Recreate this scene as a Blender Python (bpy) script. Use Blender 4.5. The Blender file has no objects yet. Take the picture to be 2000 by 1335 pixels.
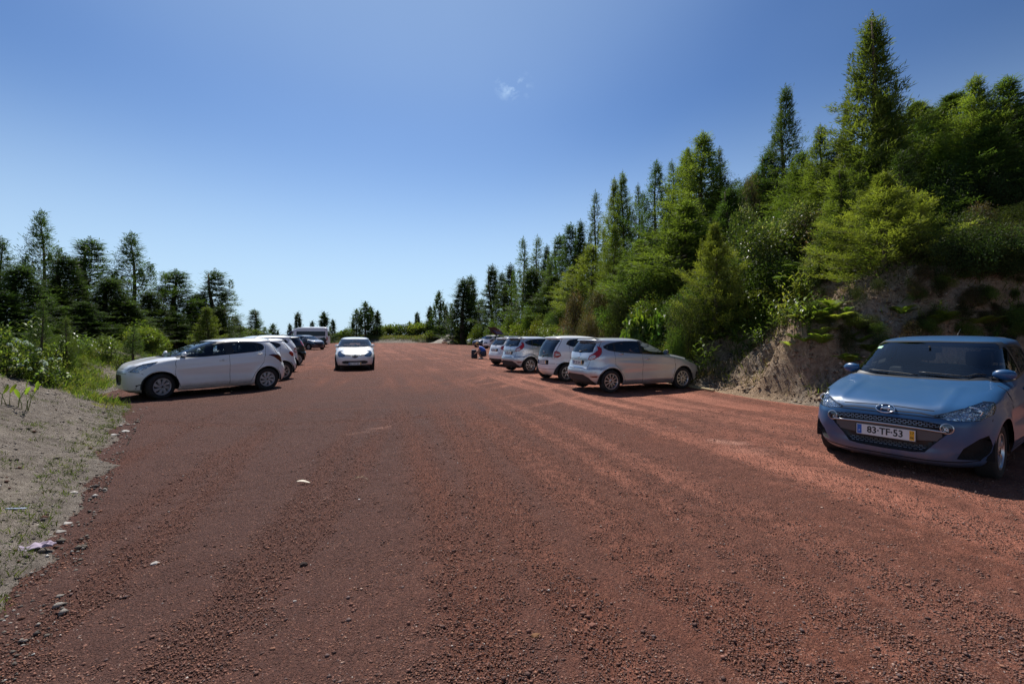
import bpy, bmesh, math, random
import numpy as np
from mathutils import Vector, Matrix
from mathutils.geometry import delaunay_2d_cdt

# ------------------------------------------------------------------ camera, world, sun, exposure
SC = bpy.context.scene
COL = SC.collection
F = 889.0            # focal length in pixels of the 2000 px wide photograph
HZ = 652.0           # horizon row
EYE = 1.6
cam_d = bpy.data.cameras.new('camera')
cam = bpy.data.objects.new('camera', cam_d); COL.objects.link(cam)
cam.location = (0, 0, EYE); cam.rotation_euler = (math.radians(90), 0, 0)
cam_d.sensor_width = 36; cam_d.lens = 36 * F / 2000
cam_d.shift_y = -(667.5 - HZ) / 2000
cam_d.clip_start = 0.05; cam_d.clip_end = 5000
SC.camera = cam

SUN_EL = math.radians(55); SUN_AZ = math.radians(-14)      # azimuth from +Y, positive to the right
w = bpy.data.worlds.new('World'); SC.world = w; w.use_nodes = True
nt = w.node_tree; nt.nodes.clear()
out = nt.nodes.new('ShaderNodeOutputWorld'); bg = nt.nodes.new('ShaderNodeBackground')
sky = nt.nodes.new('ShaderNodeTexSky'); sky.sky_type = 'NISHITA'; sky.sun_disc = False
sky.sun_elevation = SUN_EL; sky.sun_rotation = SUN_AZ
sky.altitude = 900; sky.air_density = 1.0; sky.dust_density = 0.05; sky.ozone_density = 3.0
hs = nt.nodes.new('ShaderNodeHueSaturation'); hs.inputs['Saturation'].default_value = 0.96
hs.inputs['Value'].default_value = 1.0
# a thin wisp of cloud, high in the sky
tc = nt.nodes.new('ShaderNodeTexCoord')
wd = Vector(((1003 - 1000) / F, 1, (HZ - 168) / F)).normalized()
dist = nt.nodes.new('ShaderNodeVectorMath'); dist.operation = 'SUBTRACT'; dist.inputs[1].default_value = wd
mp = nt.nodes.new('ShaderNodeMapping'); mp.vector_type = 'POINT'; mp.inputs['Rotation'].default_value = (0, math.radians(-22), 0)
mp.inputs['Scale'].default_value = (24, 18, 34)
ln = nt.nodes.new('ShaderNodeVectorMath'); ln.operation = 'LENGTH'
nz = nt.nodes.new('ShaderNodeTexNoise'); nz.inputs['Scale'].default_value = 1.4; nz.inputs['Detail'].default_value = 8
nz.inputs['Roughness'].default_value = 0.65; nz.inputs['Distortion'].default_value = 0.4
r1 = nt.nodes.new('ShaderNodeMapRange'); r1.inputs[1].default_value = 1.0; r1.inputs[2].default_value = 0.2
r2 = nt.nodes.new('ShaderNodeMapRange'); r2.inputs[1].default_value = 0.50; r2.inputs[2].default_value = 0.72
mu = nt.nodes.new('ShaderNodeMath'); mu.operation = 'MULTIPLY'
mu2 = nt.nodes.new('ShaderNodeMath'); mu2.operation = 'MULTIPLY'; mu2.inputs[1].default_value = 0.75
# very faint large veil of high haze
nz2 = nt.nodes.new('ShaderNodeTexNoise'); nz2.inputs['Scale'].default_value = 1.7; nz2.inputs['Detail'].default_value = 4
r3 = nt.nodes.new('ShaderNodeMapRange'); r3.inputs[1].default_value = 0.45; r3.inputs[2].default_value = 0.8; r3.inputs[4].default_value = 0.05
ad = nt.nodes.new('ShaderNodeMath'); ad.operation = 'ADD'; ad.use_clamp = True
mx = nt.nodes.new('ShaderNodeMixRGB'); mx.inputs[2].default_value = (5.0, 6.9, 9.4, 1)
L = nt.links.new
L(tc.outputs['Generated'], dist.inputs[0]); L(dist.outputs[0], mp.inputs[0]); L(mp.outputs[0], ln.inputs[0]); L(mp.outputs[0], nz.inputs['Vector'])
L(ln.outputs['Value'], r1.inputs[0]); L(nz.outputs['Fac'], r2.inputs[0]); L(r1.outputs[0], mu.inputs[0]); L(r2.outputs[0], mu.inputs[1])
L(mu.outputs[0], mu2.inputs[0]); L(tc.outputs['Generated'], nz2.inputs['Vector']); L(nz2.outputs['Fac'], r3.inputs[0])
sdv = (math.sin(SUN_AZ - .06) * math.cos(SUN_EL), math.cos(SUN_AZ - .06) * math.cos(SUN_EL), math.sin(SUN_EL))
dt = nt.nodes.new('ShaderNodeVectorMath'); dt.operation = 'DOT_PRODUCT'; dt.inputs[1].default_value = sdv; L(tc.outputs['Generated'], dt.inputs[0])
r4 = nt.nodes.new('ShaderNodeMapRange'); r4.interpolation_type = 'SMOOTHSTEP'; r4.inputs[1].default_value = .74; r4.inputs[2].default_value = 1.0; r4.inputs[4].default_value = .36; L(dt.outputs['Value'], r4.inputs[0])
ad2 = nt.nodes.new('ShaderNodeMath'); ad2.operation = 'ADD'; L(r3.outputs[0], ad2.inputs[0]); L(r4.outputs[0], ad2.inputs[1])
L(mu2.outputs[0], ad.inputs[0]); L(ad2.outputs[0], ad.inputs[1])
tint = nt.nodes.new('ShaderNodeMixRGB'); tint.blend_type = 'MULTIPLY'; tint.inputs[0].default_value = 1; tint.inputs[2].default_value = (.98, 1.03, 1.13, 1)
gm = nt.nodes.new('ShaderNodeGamma'); gm.inputs[1].default_value = 1.30
tint2 = nt.nodes.new('ShaderNodeMixRGB'); tint2.blend_type = 'MULTIPLY'; tint2.inputs[0].default_value = 1; tint2.inputs[2].default_value = (.545, .575, .545, 1)
L(sky.outputs[0], hs.inputs['Color']); L(hs.outputs[0], tint.inputs[1]); L(tint.outputs[0], gm.inputs[0]); L(gm.outputs[0], tint2.inputs[1]); L(tint2.outputs[0], mx.inputs[1]); L(ad.outputs[0], mx.inputs[0])
# away from the sun the polarised sky is deeper; towards the horizon it pales to a clean light blue
r5 = nt.nodes.new('ShaderNodeMapRange'); r5.inputs[1].default_value = .45; r5.inputs[2].default_value = .85; r5.inputs[3].default_value = .74; r5.inputs[4].default_value = 1.0; L(dt.outputs['Value'], r5.inputs[0])
deep = nt.nodes.new('ShaderNodeVectorMath'); deep.operation = 'SCALE'; L(mx.outputs[0], deep.inputs[0]); L(r5.outputs[0], deep.inputs['Scale'])
sx = nt.nodes.new('ShaderNodeSeparateXYZ'); L(tc.outputs['Generated'], sx.inputs[0])
r6 = nt.nodes.new('ShaderNodeMapRange'); r6.interpolation_type = 'SMOOTHSTEP'; r6.inputs[1].default_value = .46; r6.inputs[2].default_value = -.02; r6.inputs[3].default_value = 0; r6.inputs[4].default_value = .92; L(sx.outputs[2], r6.inputs[0])
hzm = nt.nodes.new('ShaderNodeMixRGB'); hzm.inputs[2].default_value = (5.5, 7.4, 9.2, 1); L(r6.outputs[0], hzm.inputs[0]); L(deep.outputs[0], hzm.inputs[1])
L(hzm.outputs[0], bg.inputs[0]); L(bg.outputs[0], out.inputs[0])
bg.inputs['Strength'].default_value = 0.085

sl = bpy.data.lights.new('sun', 'SUN'); sl.energy = 4.8; sl.angle = math.radians(0.5); sl.color = (1, 0.955, 0.89)
so = bpy.data.objects.new('sun', sl); COL.objects.link(so)
sdir = Vector((math.sin(SUN_AZ) * math.cos(SUN_EL), math.cos(SUN_AZ) * math.cos(SUN_EL), math.sin(SUN_EL)))
so.rotation_euler = sdir.to_track_quat('Z', 'Y').to_euler(); so.location = (0, 0, 60)
SC.view_settings.view_transform = 'Standard'; SC.view_settings.look = 'None'
SC.view_settings.exposure = 0.32; SC.view_settings.gamma = 1
SC.cycles.max_bounces = 6; SC.cycles.transparent_max_bounces = 12
SC.cycles.caustics_reflective = False; SC.cycles.caustics_refractive = False
SC.cycles.sample_clamp_indirect = 6
SC.cycles.use_denoising = True; SC.cycles.denoising_prefilter = 'NONE'

# ------------------------------------------------------------------ helpers
rng = np.random.default_rng(7)
def gp(px, py):                       # pixel of the 2000 px photo on the flat lot -> world
    Y = F * EYE / (py - HZ); return ((px - 1000) / F * Y, Y)
def px2x(px, Y): return (px - 1000) / F * Y
def py2z(py, Y): return EYE + (HZ - py) / F * Y

def tag(o, label=None, cat=None, group=None, kind=None):
    if label: o['label'] = label
    if cat: o['category'] = cat
    if group: o['group'] = group
    if kind: o['kind'] = kind
    return o
def empty(name, loc=(0, 0, 0), rz=0.0, label=None, cat=None, group=None):
    o = bpy.data.objects.new(name, None); COL.objects.link(o)
    o.location = loc; o.rotation_euler = (0, 0, rz); o.empty_display_size = 0.2
    return tag(o, label, cat, group)
def link(name, me, parent=None, mats=None):
    o = bpy.data.objects.new(name, me); COL.objects.link(o)
    if parent is not None: o.parent = parent
    if mats:
        for m in (mats if isinstance(mats, (list, tuple)) else [mats]): me.materials.append(m)
    return o
def mesh_np(name, v, faces, smooth=False, mats=None, mi=None, col=None):
    """v (n,3); faces: (m,k) array (all the same size)."""
    me = bpy.data.meshes.new(name); faces = np.asarray(faces, dtype=np.int32); v = np.asarray(v, dtype=np.float32)
    m, k = faces.shape
    me.vertices.add(len(v)); me.vertices.foreach_set('co', v.ravel())
    me.loops.add(m * k); me.loops.foreach_set('vertex_index', faces.ravel())
    me.polygons.add(m); me.polygons.foreach_set('loop_start', np.arange(0, m * k, k, dtype=np.int32))
    if mi is not None: me.polygons.foreach_set('material_index', np.asarray(mi, dtype=np.int32))
    me.update(calc_edges=True)
    if smooth: me.polygons.foreach_set('use_smooth', np.ones(m, dtype=bool))
    if col is not None:
        a = me.color_attributes.new('Col', 'FLOAT_COLOR', 'POINT')
        c4 = np.ones((len(v), 4), dtype=np.float32); c4[:, :3] = col; a.data.foreach_set('color', c4.ravel())
    if mats:
        for q in (mats if isinstance(mats, (list, tuple)) else [mats]): me.materials.append(q)
    return me
def bm_mesh(name, bm, smooth=True, mats=None, ang=None):
    me = bpy.data.meshes.new(name)
    bmesh.ops.recalc_face_normals(bm, faces=bm.faces[:])
    for f in bm.faces: f.smooth = smooth
    bm.to_mesh(me); bm.free()
    if smooth and ang: me.set_sharp_from_angle(angle=math.radians(ang))
    if mats:
        for q in (mats if isinstance(mats, (list, tuple)) else [mats]): me.materials.append(q)
    return me
def copy_tree(o, parent=None):
    c = o.copy(); COL.objects.link(c); c.parent = parent
    for ch in list(o.children): copy_tree(ch, c)
    return c

# value noise ---------------------------------------------------------
_perm = rng.random((256, 256)).astype(np.float32)
def vnoise(x, y):
    xi = np.floor(x).astype(int); yi = np.floor(y).astype(int)
    fx = x - xi; fy = y - yi; fx = fx * fx * (3 - 2 * fx); fy = fy * fy * (3 - 2 * fy)
    a = _perm[xi & 255, yi & 255]; b = _perm[(xi + 1) & 255, yi & 255]
    c = _perm[xi & 255, (yi + 1) & 255]; d = _perm[(xi + 1) & 255, (yi + 1) & 255]
    return (a * (1 - fx) + b * fx) * (1 - fy) + (c * (1 - fx) + d * fx) * fy - 0.5
def fbm(x, y, sc=1.0, oct=4, gain=0.5):
    s = 0; a = 1; f = 1 / sc
    for k in range(oct):
        s = s + a * vnoise(x * f + 13.7 * k, y * f + 71.3 * k); a *= gain; f *= 2.03
    return s

# material helpers ----------------------------------------------------
class NT:
    def __init__(s, name):
        s.m = bpy.data.materials.new(name); s.m.use_nodes = True; s.t = s.m.node_tree; s.t.nodes.clear()
        s.out = s.n('ShaderNodeOutputMaterial')
    def n(s, typ, **kw):
        nd = s.t.nodes.new(typ)
        for k, v in kw.items():
            if k.startswith('i_'): nd.inputs[k[2:].replace('_', ' ')].default_value = v
            else: setattr(nd, k, v)
        return nd
    def l(s, a, b): s.t.links.new(a, b)
    def noise(s, scale, detail=4, rough=0.5, vec=None, dist=0.0):
        nd = s.n('ShaderNodeTexNoise'); nd.inputs['Scale'].default_value = scale; nd.inputs['Detail'].default_value = detail
        nd.inputs['Roughness'].default_value = rough; nd.inputs['Distortion'].default_value = dist
        if vec is not None: s.l(vec, nd.inputs['Vector'])
        return nd.outputs['Fac']
    def ramp(s, fac, stops):
        nd = s.n('ShaderNodeValToRGB'); cr = nd.color_ramp
        while len(cr.elements) < len(stops): cr.elements.new(0.5)
        for e, (p, c) in zip(cr.elements, stops): e.position = p; e.color = (*c, 1) if len(c) == 3 else c
        s.l(fac, nd.inputs[0]); return nd.outputs[0]
    def rng(s, fac, a, b, c=0.0, d=1.0):
        nd = s.n('ShaderNodeMapRange'); nd.inputs[1].default_value = a; nd.inputs[2].default_value = b
        nd.inputs[3].default_value = c; nd.inputs[4].default_value = d; s.l(fac, nd.inputs[0]); return nd.outputs[0]
    def mix(s, fac, a, b, mode='MIX'):
        nd = s.n('ShaderNodeMixRGB', blend_type=mode)
        for i, q in ((0, fac), (1, a), (2, b)):
            if hasattr(q, 'is_output'): s.l(q, nd.inputs[i])
            elif i == 0: nd.inputs[0].default_value = q
            else: nd.inputs[i].default_value = (*q, 1)
        return nd.outputs[0]
    def math(s, op, a, b=None):
        nd = s.n('ShaderNodeMath', operation=op)
        for i, q in ((0, a), (1, b)):
            if q is None: continue
            if hasattr(q, 'is_output'): s.l(q, nd.inputs[i])
            else: nd.inputs[i].default_value = q
        return nd.outputs[0]
    def bump(s, h, strength=0.5, dist=0.01, normal=None):
        nd = s.n('ShaderNodeBump'); nd.inputs['Strength'].default_value = strength; nd.inputs['Distance'].default_value = dist
        s.l(h, nd.inputs['Height'])
        if normal is not None: s.l(normal, nd.inputs['Normal'])
        return nd.outputs[0]
    def pr(s, color, rough=0.5, metal=0.0, normal=None, coat=0.0, spec=0.5, coat_rough=0.03):
        b = s.n('ShaderNodeBsdfPrincipled')
        for nm, q in (('Base Color', color), ('Roughness', rough), ('Metallic', metal)):
            if hasattr(q, 'is_output'): s.l(q, b.inputs[nm])
            else: b.inputs[nm].default_value = (*q, 1) if isinstance(q, tuple) else q
        b.inputs['Coat Weight'].default_value = coat; b.inputs['Coat Roughness'].default_value = coat_rough
        b.inputs['Specular IOR Level'].default_value = spec
        if normal is not None: s.l(normal, b.inputs['Normal'])
        s.l(b.outputs[0], s.out.inputs[0]); return b
def pos(n): return n.n('ShaderNodeNewGeometry').outputs['Position']
def objco(n): return n.n('ShaderNodeTexCoord').outputs['Object']

def simple(name, color, rough=0.5, metal=0.0, coat=0.0, spec=0.5, nscale=0, namp=0.15):
    n = NT(name)
    if nscale:
        f = n.noise(nscale, 5, 0.6, objco(n)); c = n.ramp(f, [(0.3, tuple(x * (1 - namp) for x in color)), (0.7, tuple(min(1, x * (1 + namp)) for x in color))])
        n.pr(c, rough, metal, coat=coat, spec=spec)
    else: n.pr(color, rough, metal, coat=coat, spec=spec)
    return n.m
# ------------------------------------------------------------------ terrain
def XR(Y): return np.interp(Y, [-20, 0, 4, 7, 8.4, 9.2, 10, 12.6, 16, 20, 25, 35, 50, 60, 75, 85, 95, 200],
                              [13.5, 12.6, 11.8, 10.8, 9.3, 7.9, 6.75, 5.9, 5.2, 4.3, 3.2, 1.5, 0.0, -0.5, -3.5, -8, -11, -20])
def XL(Y): return np.interp(Y, [-20, 1.2, 2.46, 4.1, 6.2, 10.0, 11.2, 14, 20, 30, 59, 85, 200],
                              [-2.0, -2.2, -2.77, -4.05, -5.6, -8.3, -10.2, -12.0, -14.5, -19.5, -35, -46, -80])
_BR = ([-3, 0, .5, 1.2, 2.2, 3.4, 5, 8, 13, 18, 30, 60], [-.6, 0, .38, 1.0, 2.0, 3.0, 4.0, 6.4, 10.2, 11.4, 11.8, 10])
_BL = ([-3, 0, .4, 1.2, 2.2, 3.4, 5, 12, 45, 90], [-.5, 0, .12, .52, .98, 1.18, 1.22, 1.1, -.5, -3])
_BF = ([-3, 0, .8, 2.5, 8, 30, 80, 400], [-.5, 0, .6, 1.05, 1.1, 0.6, -1, -6])
def ground_z(X, Y, noise=True):
    X = np.asarray(X, float); Y = np.asarray(Y, float)
    e = 0.25
    sR = (XR(Y + e) - XR(Y - e)) / (2 * e); dR = (X - XR(Y)) / np.sqrt(1 + sR ** 2)
    sL = (XL(Y + e) - XL(Y - e)) / (2 * e); dL = (XL(Y) - X) / np.sqrt(1 + sL ** 2)
    dF = Y - 85 + 1.5 * np.sin(X * .21)
    if noise:
        wob = 0.22 * fbm(X, Y, 1.6, 3); gl = np.abs(fbm(Y * 1.15 + .25 * X, dR * .35, 1.0, 3, .5)) ; dR = dR + wob - np.clip(dR / .5, 0, 1) * np.clip((5.5 - dR) / 2, 0, 1) * (1.15 * gl - .2) + 1.2 * np.exp(-((Y - 11.2) / 1.0) ** 2) * np.clip(dR / .8, 0, 1) * np.clip((5 - dR) / 2, 0, 1); dL = dL + wob * .8
    S = np.interp(Y, [10, 20, 28, 35, 50, 60, 75, 90, 140], [.92, 1, 1.08, 1.06, .82, .60, .36, .2, .1])
    hR = np.interp(dR, *_BR) * np.where(dR > 0, S, 1)
    hL = np.interp(dL, *_BL) * np.where(dL > 0, 1 + .12 * np.sin(Y * .35), 1)
    hF = np.interp(dF, *_BF)
    h = np.maximum(np.maximum(hR, hL), hF)
    if noise:
        a = np.clip(h / 1.2, 0, 1)
        n1 = fbm(X, Y, 2.4, 5, .52); n2 = np.abs(fbm(X + 40, Y, .8, 4, .55))
        steep = np.clip(dR / .6, 0, 1) * np.clip((7 - dR) / 3, 0, 1)
        h = h + a * (.35 * n1 * (0.4 + 0.6 * np.clip(dR, 0, 1))) + steep * (.42 * fbm(X, Y, 1.1, 5, .6) - .5 * n2 * np.clip((3.5 - dR), 0, 1)) + a * .11 * fbm(X, Y, .40, 4, .62)
        h = h + np.clip(h, -1, .0) * .0
        h = h + .03 * fbm(X, Y, .5, 4, .6) * (h > -.1)
    return h
def gz(X, Y): return float(ground_z(np.array([X]), np.array([Y]))[0])

def lines(segs):
    out = [segs[0][0]]
    for (a, b, d0, d1) in segs:
        p = a
        while p < b:
            t = (p - a) / (b - a); p += d0 + (d1 - d0) * t; out.append(min(p, b))
    return np.unique(np.array(out))

def m_terrain():
    n = NT('terrain_soil'); P = pos(n)
    sep = n.n('ShaderNodeSeparateXYZ'); n.l(P, sep.inputs[0])
    nor = n.n('ShaderNodeSeparateXYZ'); n.l(n.n('ShaderNodeNewGeometry').outputs['Normal'], nor.inputs[0])
    n1 = n.noise(1.1, 8, .62, P); n2 = n.noise(9, 8, .65, P); n3 = n.noise(.45, 5, .6, P)
    grey = n.ramp(n2, [(.25, (.13, .108, .088)), (.5, (.25, .212, .178)), (.8, (.38, .33, .28))])
    brown = n.ramp(n2, [(.25, (.20, .135, .085)), (.5, (.43, .30, .195)), (.8, (.58, .45, .32))])
    ochre = n.mix(n.rng(n1, .5, .66), brown, n.ramp(n2, [(.3, (.32, .20, .12)), (.7, (.54, .39, .26))]))
    right = n.rng(sep.outputs[0], -2, 2)
    soil = n.mix(right, grey, ochre)
    # grey-beige wash low on the bank
    soil = n.mix(n.math('MULTIPLY', n.rng(n3, .48, .6), .7), soil, n.ramp(n2, [(.3, (.19, .155, .125)), (.7, (.44, .38, .31))]))
    green = n.ramp(n.noise(14, 6, .7, P), [(.3, (.022, .032, .010)), (.6, (.055, .075, .022)), (.8, (.10, .11, .045))])
    # vegetation where it is flatter and higher up
    far = n.math('ADD', n.rng(sep.outputs[2], 1.0, 1.5), n.math('MULTIPLY', n.rng(sep.outputs[1], 12, 18), n.rng(sep.outputs[2], .2, .6)))
    gm = n.math('MULTIPLY', n.math('MINIMUM', far, 1.0), n.rng(n1, .40, .56))
    hill = n.rng(sep.outputs[2], 3.2, 4.4)
    gm = n.math('MAXIMUM', n.math('MULTIPLY', gm, n.math('SUBTRACT', 1.0, n.math('MULTIPLY', right, n.rng(sep.outputs[2], 4, 3)))), hill)
    col = n.mix(gm, soil, green)
    vor = n.n('ShaderNodeTexVoronoi'); vor.inputs['Scale'].default_value = 22; n.l(P, vor.inputs['Vector'])
    b1 = n.bump(n2, 1.0, .22); b2 = n.bump(n.noise(45, 5, .7, P), 1.0, .04, b1)
    n.pr(col, .95, 0, b2, spec=.15); return n.m
def m_gravel():
    n = NT('red_gravel'); P = pos(n)
    att = n.n('ShaderNodeAttribute', attribute_name='Col'); sp = n.n('ShaderNodeSeparateColor'); n.l(att.outputs['Color'], sp.inputs[0])
    tr = sp.outputs[0]       # compacted dust along the wheel tracks, plus the paler right and far gravel
    red = sp.outputs[1]
    fine = n.noise(55, 8, .75, P); mid = n.noise(6, 6, .6, P); big = n.noise(.7, 5, .55, P); vf = n.noise(160, 4, .8, P)
    v = n.n('ShaderNodeTexVoronoi'); v.inputs['Scale'].default_value = 62; v.inputs['Randomness'].default_value = 1; n.l(P, v.inputs['Vector'])
    v2 = n.n('ShaderNodeTexVoronoi'); v2.inputs['Scale'].default_value = 140; n.l(P, v2.inputs['Vector'])
    cell = n.ramp(v.outputs['Color'], [(0.0, (.030, .018, .016)), (.35, (.080, .038, .030)), (.65, (.140, .064, .046)), (.9, (.25, .125, .085)), (1, (.42, .30, .24))])
    cell2 = n.ramp(v2.outputs['Color'], [(0.0, (.028, .016, .014)), (.5, (.105, .048, .036)), (1, (.30, .15, .10))])
    grit = n.mix(.5, cell, cell2)
    grit = n.mix(n.rng(fine, .35, .62, .0, .55), n.mix(.6, grit, (.045, .022, .018)), grit)
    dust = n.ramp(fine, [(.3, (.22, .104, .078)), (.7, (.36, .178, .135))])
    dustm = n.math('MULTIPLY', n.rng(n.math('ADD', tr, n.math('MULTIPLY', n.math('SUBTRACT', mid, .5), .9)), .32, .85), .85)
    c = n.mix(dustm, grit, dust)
    c = n.mix(n.math('MULTIPLY', red, n.rng(mid, .3, .7)), c, n.mix(fine, (.15, .045, .024), (.25, .078, .042)))
    c = n.mix(n.rng(big, .35, .65, 0, .45), c, (.075, .040, .034))
    # pale scuffs
    pale = n.math('MULTIPLY', sp.outputs[2], n.rng(n.noise(40, 5, .8, P), .35, .6)); c = n.mix(n.math('MULTIPLY', pale, .8), c, (.40, .26, .22))
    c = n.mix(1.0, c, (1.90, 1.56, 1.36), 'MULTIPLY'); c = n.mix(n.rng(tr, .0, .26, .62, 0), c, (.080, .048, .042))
    h1 = n.math('ADD', n.math('MULTIPLY', v.outputs['Distance'], -1.0), n.math('MULTIPLY', vf, .5))
    b1 = n.bump(h1, 1.0, .022); b2 = n.bump(mid, .6, .07, b1); b3 = n.bump(v2.outputs['Distance'], .8, -.010, b2)
    n.pr(c, .93, 0, b3, spec=.2); return n.m
MT = m_terrain(); MG = m_gravel()

xs = lines([(-400, -60, 40, 3), (-60, -14, 2.5, .3), (-14, -1.5, .11, .11), (-1.5, 4, .8, .8), (4, 15, .11, .13), (15, 40, .3, 1.5), (40, 400, 3, 40)])
ys = lines([(-25, 0, 3, .4), (0, 22, .11, .13), (22, 60, .2, .8), (60, 140, .6, 3), (140, 600, 8, 60)])
GX, GY = np.meshgrid(xs, ys, indexing='ij'); GZ = ground_z(GX, GY)
def grid_mesh(name, GX, GY, GZ, mats, col=None):
    a, b = GX.shape; idx = np.arange(a * b).reshape(a, b)
    f = np.stack([idx[:-1, :-1], idx[1:, :-1], idx[1:, 1:], idx[:-1, 1:]], -1).reshape(-1, 4)
    return mesh_np(name, np.stack([GX, GY, GZ], -1).reshape(-1, 3), f, True, mats, None, col)
tag(link('terrain', grid_mesh('terrain', GX, GY, GZ, [MT])), kind='structure')
tag(link('ground', mesh_np('ground', [(-4000, -4000, -6.5), (4000, -4000, -6.5), (4000, 4000, -6.5), (-4000, 4000, -6.5)], [(0, 1, 2, 3)], mats=[MT])), kind='structure')

# the lot of red volcanic gravel, with the wheel tracks pressed into it
def track_field(X, Y):
    t = np.zeros_like(X)
    def band(c, wid=.13, amp=1.0):
        nonlocal t
        n = fbm(X, Y, 2.2, 3); t = np.maximum(t, amp * np.exp(-((c + .12 * n) / wid) ** 2) * np.clip(.75 + 1.3 * fbm(X + 9, Y, 3.0, 2), 0, 1))
    # arcs sweeping from the right foreground to the middle of the far end
    for x0, k, s in ((2.0, .020, -.02), (3.3, .020, -.01), (4.9, .019, .0), (6.3, .018, .02), (7.9, .018, .03), (.6, .016, 0), (9.3, .018, .05), (1.2, .018, .01), (5.6, .021, .0), (7.0, .016, .0)):
        c = X - (x0 - .30 * Y - k * np.clip(Y - 8, 0, 40) ** 1.35 * .6 + s * Y)
        band(c, .20, .9); band(c - 1.45, .20, .9)
    for x0, s in ((-1.2, -.12), (-3.2, -.30), (-2.6, -.2), (-4.4, -.33)):
        c = X - (x0 + s * Y); band(c, .16, .7); band(c - 1.45, .16, .7)
    # turning circles by the parked cars
    for cx, cy, r in ((-6, 17, 5.0), (-5.0, 16, 6.5), (-7, 24, 6.0), (-2.5, 28, 7.0), (-8, 20, 7.5)):
        c = np.hypot(X - cx, Y - cy) - r; band(c, .16, .8); band(c - 1.4, .16, .8)
    return np.clip(t, 0, 1)
lx = lines([(-60, -9, 1.5, .15), (-9, 9, .06, .06), (9, 16, .15, .4)])
ly = lines([(-12, .8, 1, .1), (.8, 9, .045, .07), (9, 30, .07, .16), (30, 92, .16, 1.0)])
LX, LY = np.meshgrid(lx, ly, indexing='ij')
T = track_field(LX, LY)
near = np.clip(1.3 - LY / 16, 0.12, 1)
LZ = near * (.020 * fbm(LX, LY, .55, 4, .6) * (1 - .6 * T) + .010 * fbm(LX, LY, .09, 3, .6)) - .020 * T + .04 * fbm(LX, LY, 3.5, 2)
def lift(X, Y): return .085 * np.clip((X - 2.2) / 2.0, 0, 1) * np.clip((10.5 - Y) / 3, 0, 1) * np.clip((Y - 2.5) / 2, 0, 1)
LZ = LZ + lift(LX, LY)
colr = np.zeros((LX.size, 3), np.float32)
pale_side = np.clip((LX + 1.5 + .05 * LY) / 5.5, 0, 1) * .75 + np.clip((LY - 9) / 12, 0, 1) * .42  # gravel paler towards the right and the far end
colr[:, 0] = np.clip(T * .50 * (.35 + pale_side) + pale_side * .56 - .02, 0, 1).ravel()
redp = np.clip((LX - 1.0) / 6, 0, 1) * np.clip(fbm(LX, LY, 1.3, 4) * 2.2 + .35, 0, 1) + .35 * np.clip(fbm(LX + 30, LY, .9, 4) * 3 - .3, 0, 1)
colr[:, 1] = np.clip(redp * .30, 0, 1).ravel()
def scuff(px, py, a, ln_, wd_):
    x, y = gp(px, py); dx = LX - x; dy = LY - y; u = dx * math.cos(a) + dy * math.sin(a); v = -dx * math.sin(a) + dy * math.cos(a)
    return np.exp(-(u / ln_) ** 4 - (v / wd_) ** 2)
colr[:, 2] = np.clip(scuff(742, 833, .75, .22, .06) + .6 * scuff(700, 843, .7, .22, .07) + .9 * scuff(1425, 868, -.6, .25, .10) + .8 * scuff(1395, 862, -.4, .1, .05) + .35 * scuff(1460, 885, -.7, .3, .15), 0, 1).ravel()
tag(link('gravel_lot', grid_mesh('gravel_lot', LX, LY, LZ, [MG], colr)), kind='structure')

# loose stones: one mass nobody could count
def stone_proto(r):
    bm = bmesh.new(); bmesh.ops.create_icosphere(bm, subdivisions=1, radius=1)
    v = np.array([q.co[:] for q in bm.verts]); f = np.array([[q.index for q in fc.verts] for fc in bm.faces]); bm.free()
    v *= 1 + .35 * (r.random((len(v), 1)) - .5); return v, f
def octa(r):
    v = np.array([(1, 0, 0), (-1, 0, 0), (0, 1, 0), (0, -1, 0), (0, 0, 1), (0, 0, -1)], float); v = v * (1 + .5 * (r.random((6, 1)) - .5)) + .25 * (r.random((6, 3)) - .5)
    f = np.array([(0, 2, 4), (2, 1, 4), (1, 3, 4), (3, 0, 4), (2, 0, 5), (1, 2, 5), (3, 1, 5), (0, 3, 5)]); return v, f
def scatter_solid(P, S, cols, r, proto=octa, flat=.7):
    protos = [proto(r) for _ in range(24)]; V = []; Fa = []; C = []; off = 0
    for k, (v, f) in enumerate(protos):
        idx = np.arange(k, len(P), 24)
        if not len(idx): continue
        m = len(idx); an = r.random(m) * 6.283; ca, sa = np.cos(an), np.sin(an)
        sx = S[idx] * (.8 + .6 * r.random(m)); sz = S[idx] * flat
        x = v[None, :, 0] * sx[:, None]; y = v[None, :, 1] * S[idx][:, None]; z = v[None, :, 2] * sz[:, None]
        W = np.stack([x * ca[:, None] - y * sa[:, None], x * sa[:, None] + y * ca[:, None], z], -1) + P[idx][:, None, :]
        V.append(W.reshape(-1, 3)); C.append(np.repeat(cols[idx], len(v), 0))
        Fa.append((f[None] + (np.arange(m) * len(v))[:, None, None] + off).reshape(-1, 3)); off += m * len(v)
    return np.concatenate(V), np.concatenate(Fa), np.concatenate(C)
def attr_mat(name, rough=.9, bumpscale=0, spec=.25):
    n = NT(name); a = n.n('ShaderNodeAttribute', attribute_name='Col'); c = a.outputs['Color']
    if bumpscale:
        f = n.noise(bumpscale, 6, .7, pos(n)); c = n.mix(n.rng(f, .3, .7), n.mix(.45, c, (.02, .015, .012)), c); n.pr(c, rough, 0, n.bump(f, .6, .01), spec=spec)
    else: n.pr(c, rough, spec=spec)
    return n.m
MS = attr_mat('stone_surface', .92, 120)
r_ = np.random.default_rng(3)
N = 250000
yy = 1.6 + 8 * r_.random(N) ** 1.7; xx = (r_.random(N) * 2 - 1) * 1.18 * yy
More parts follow.
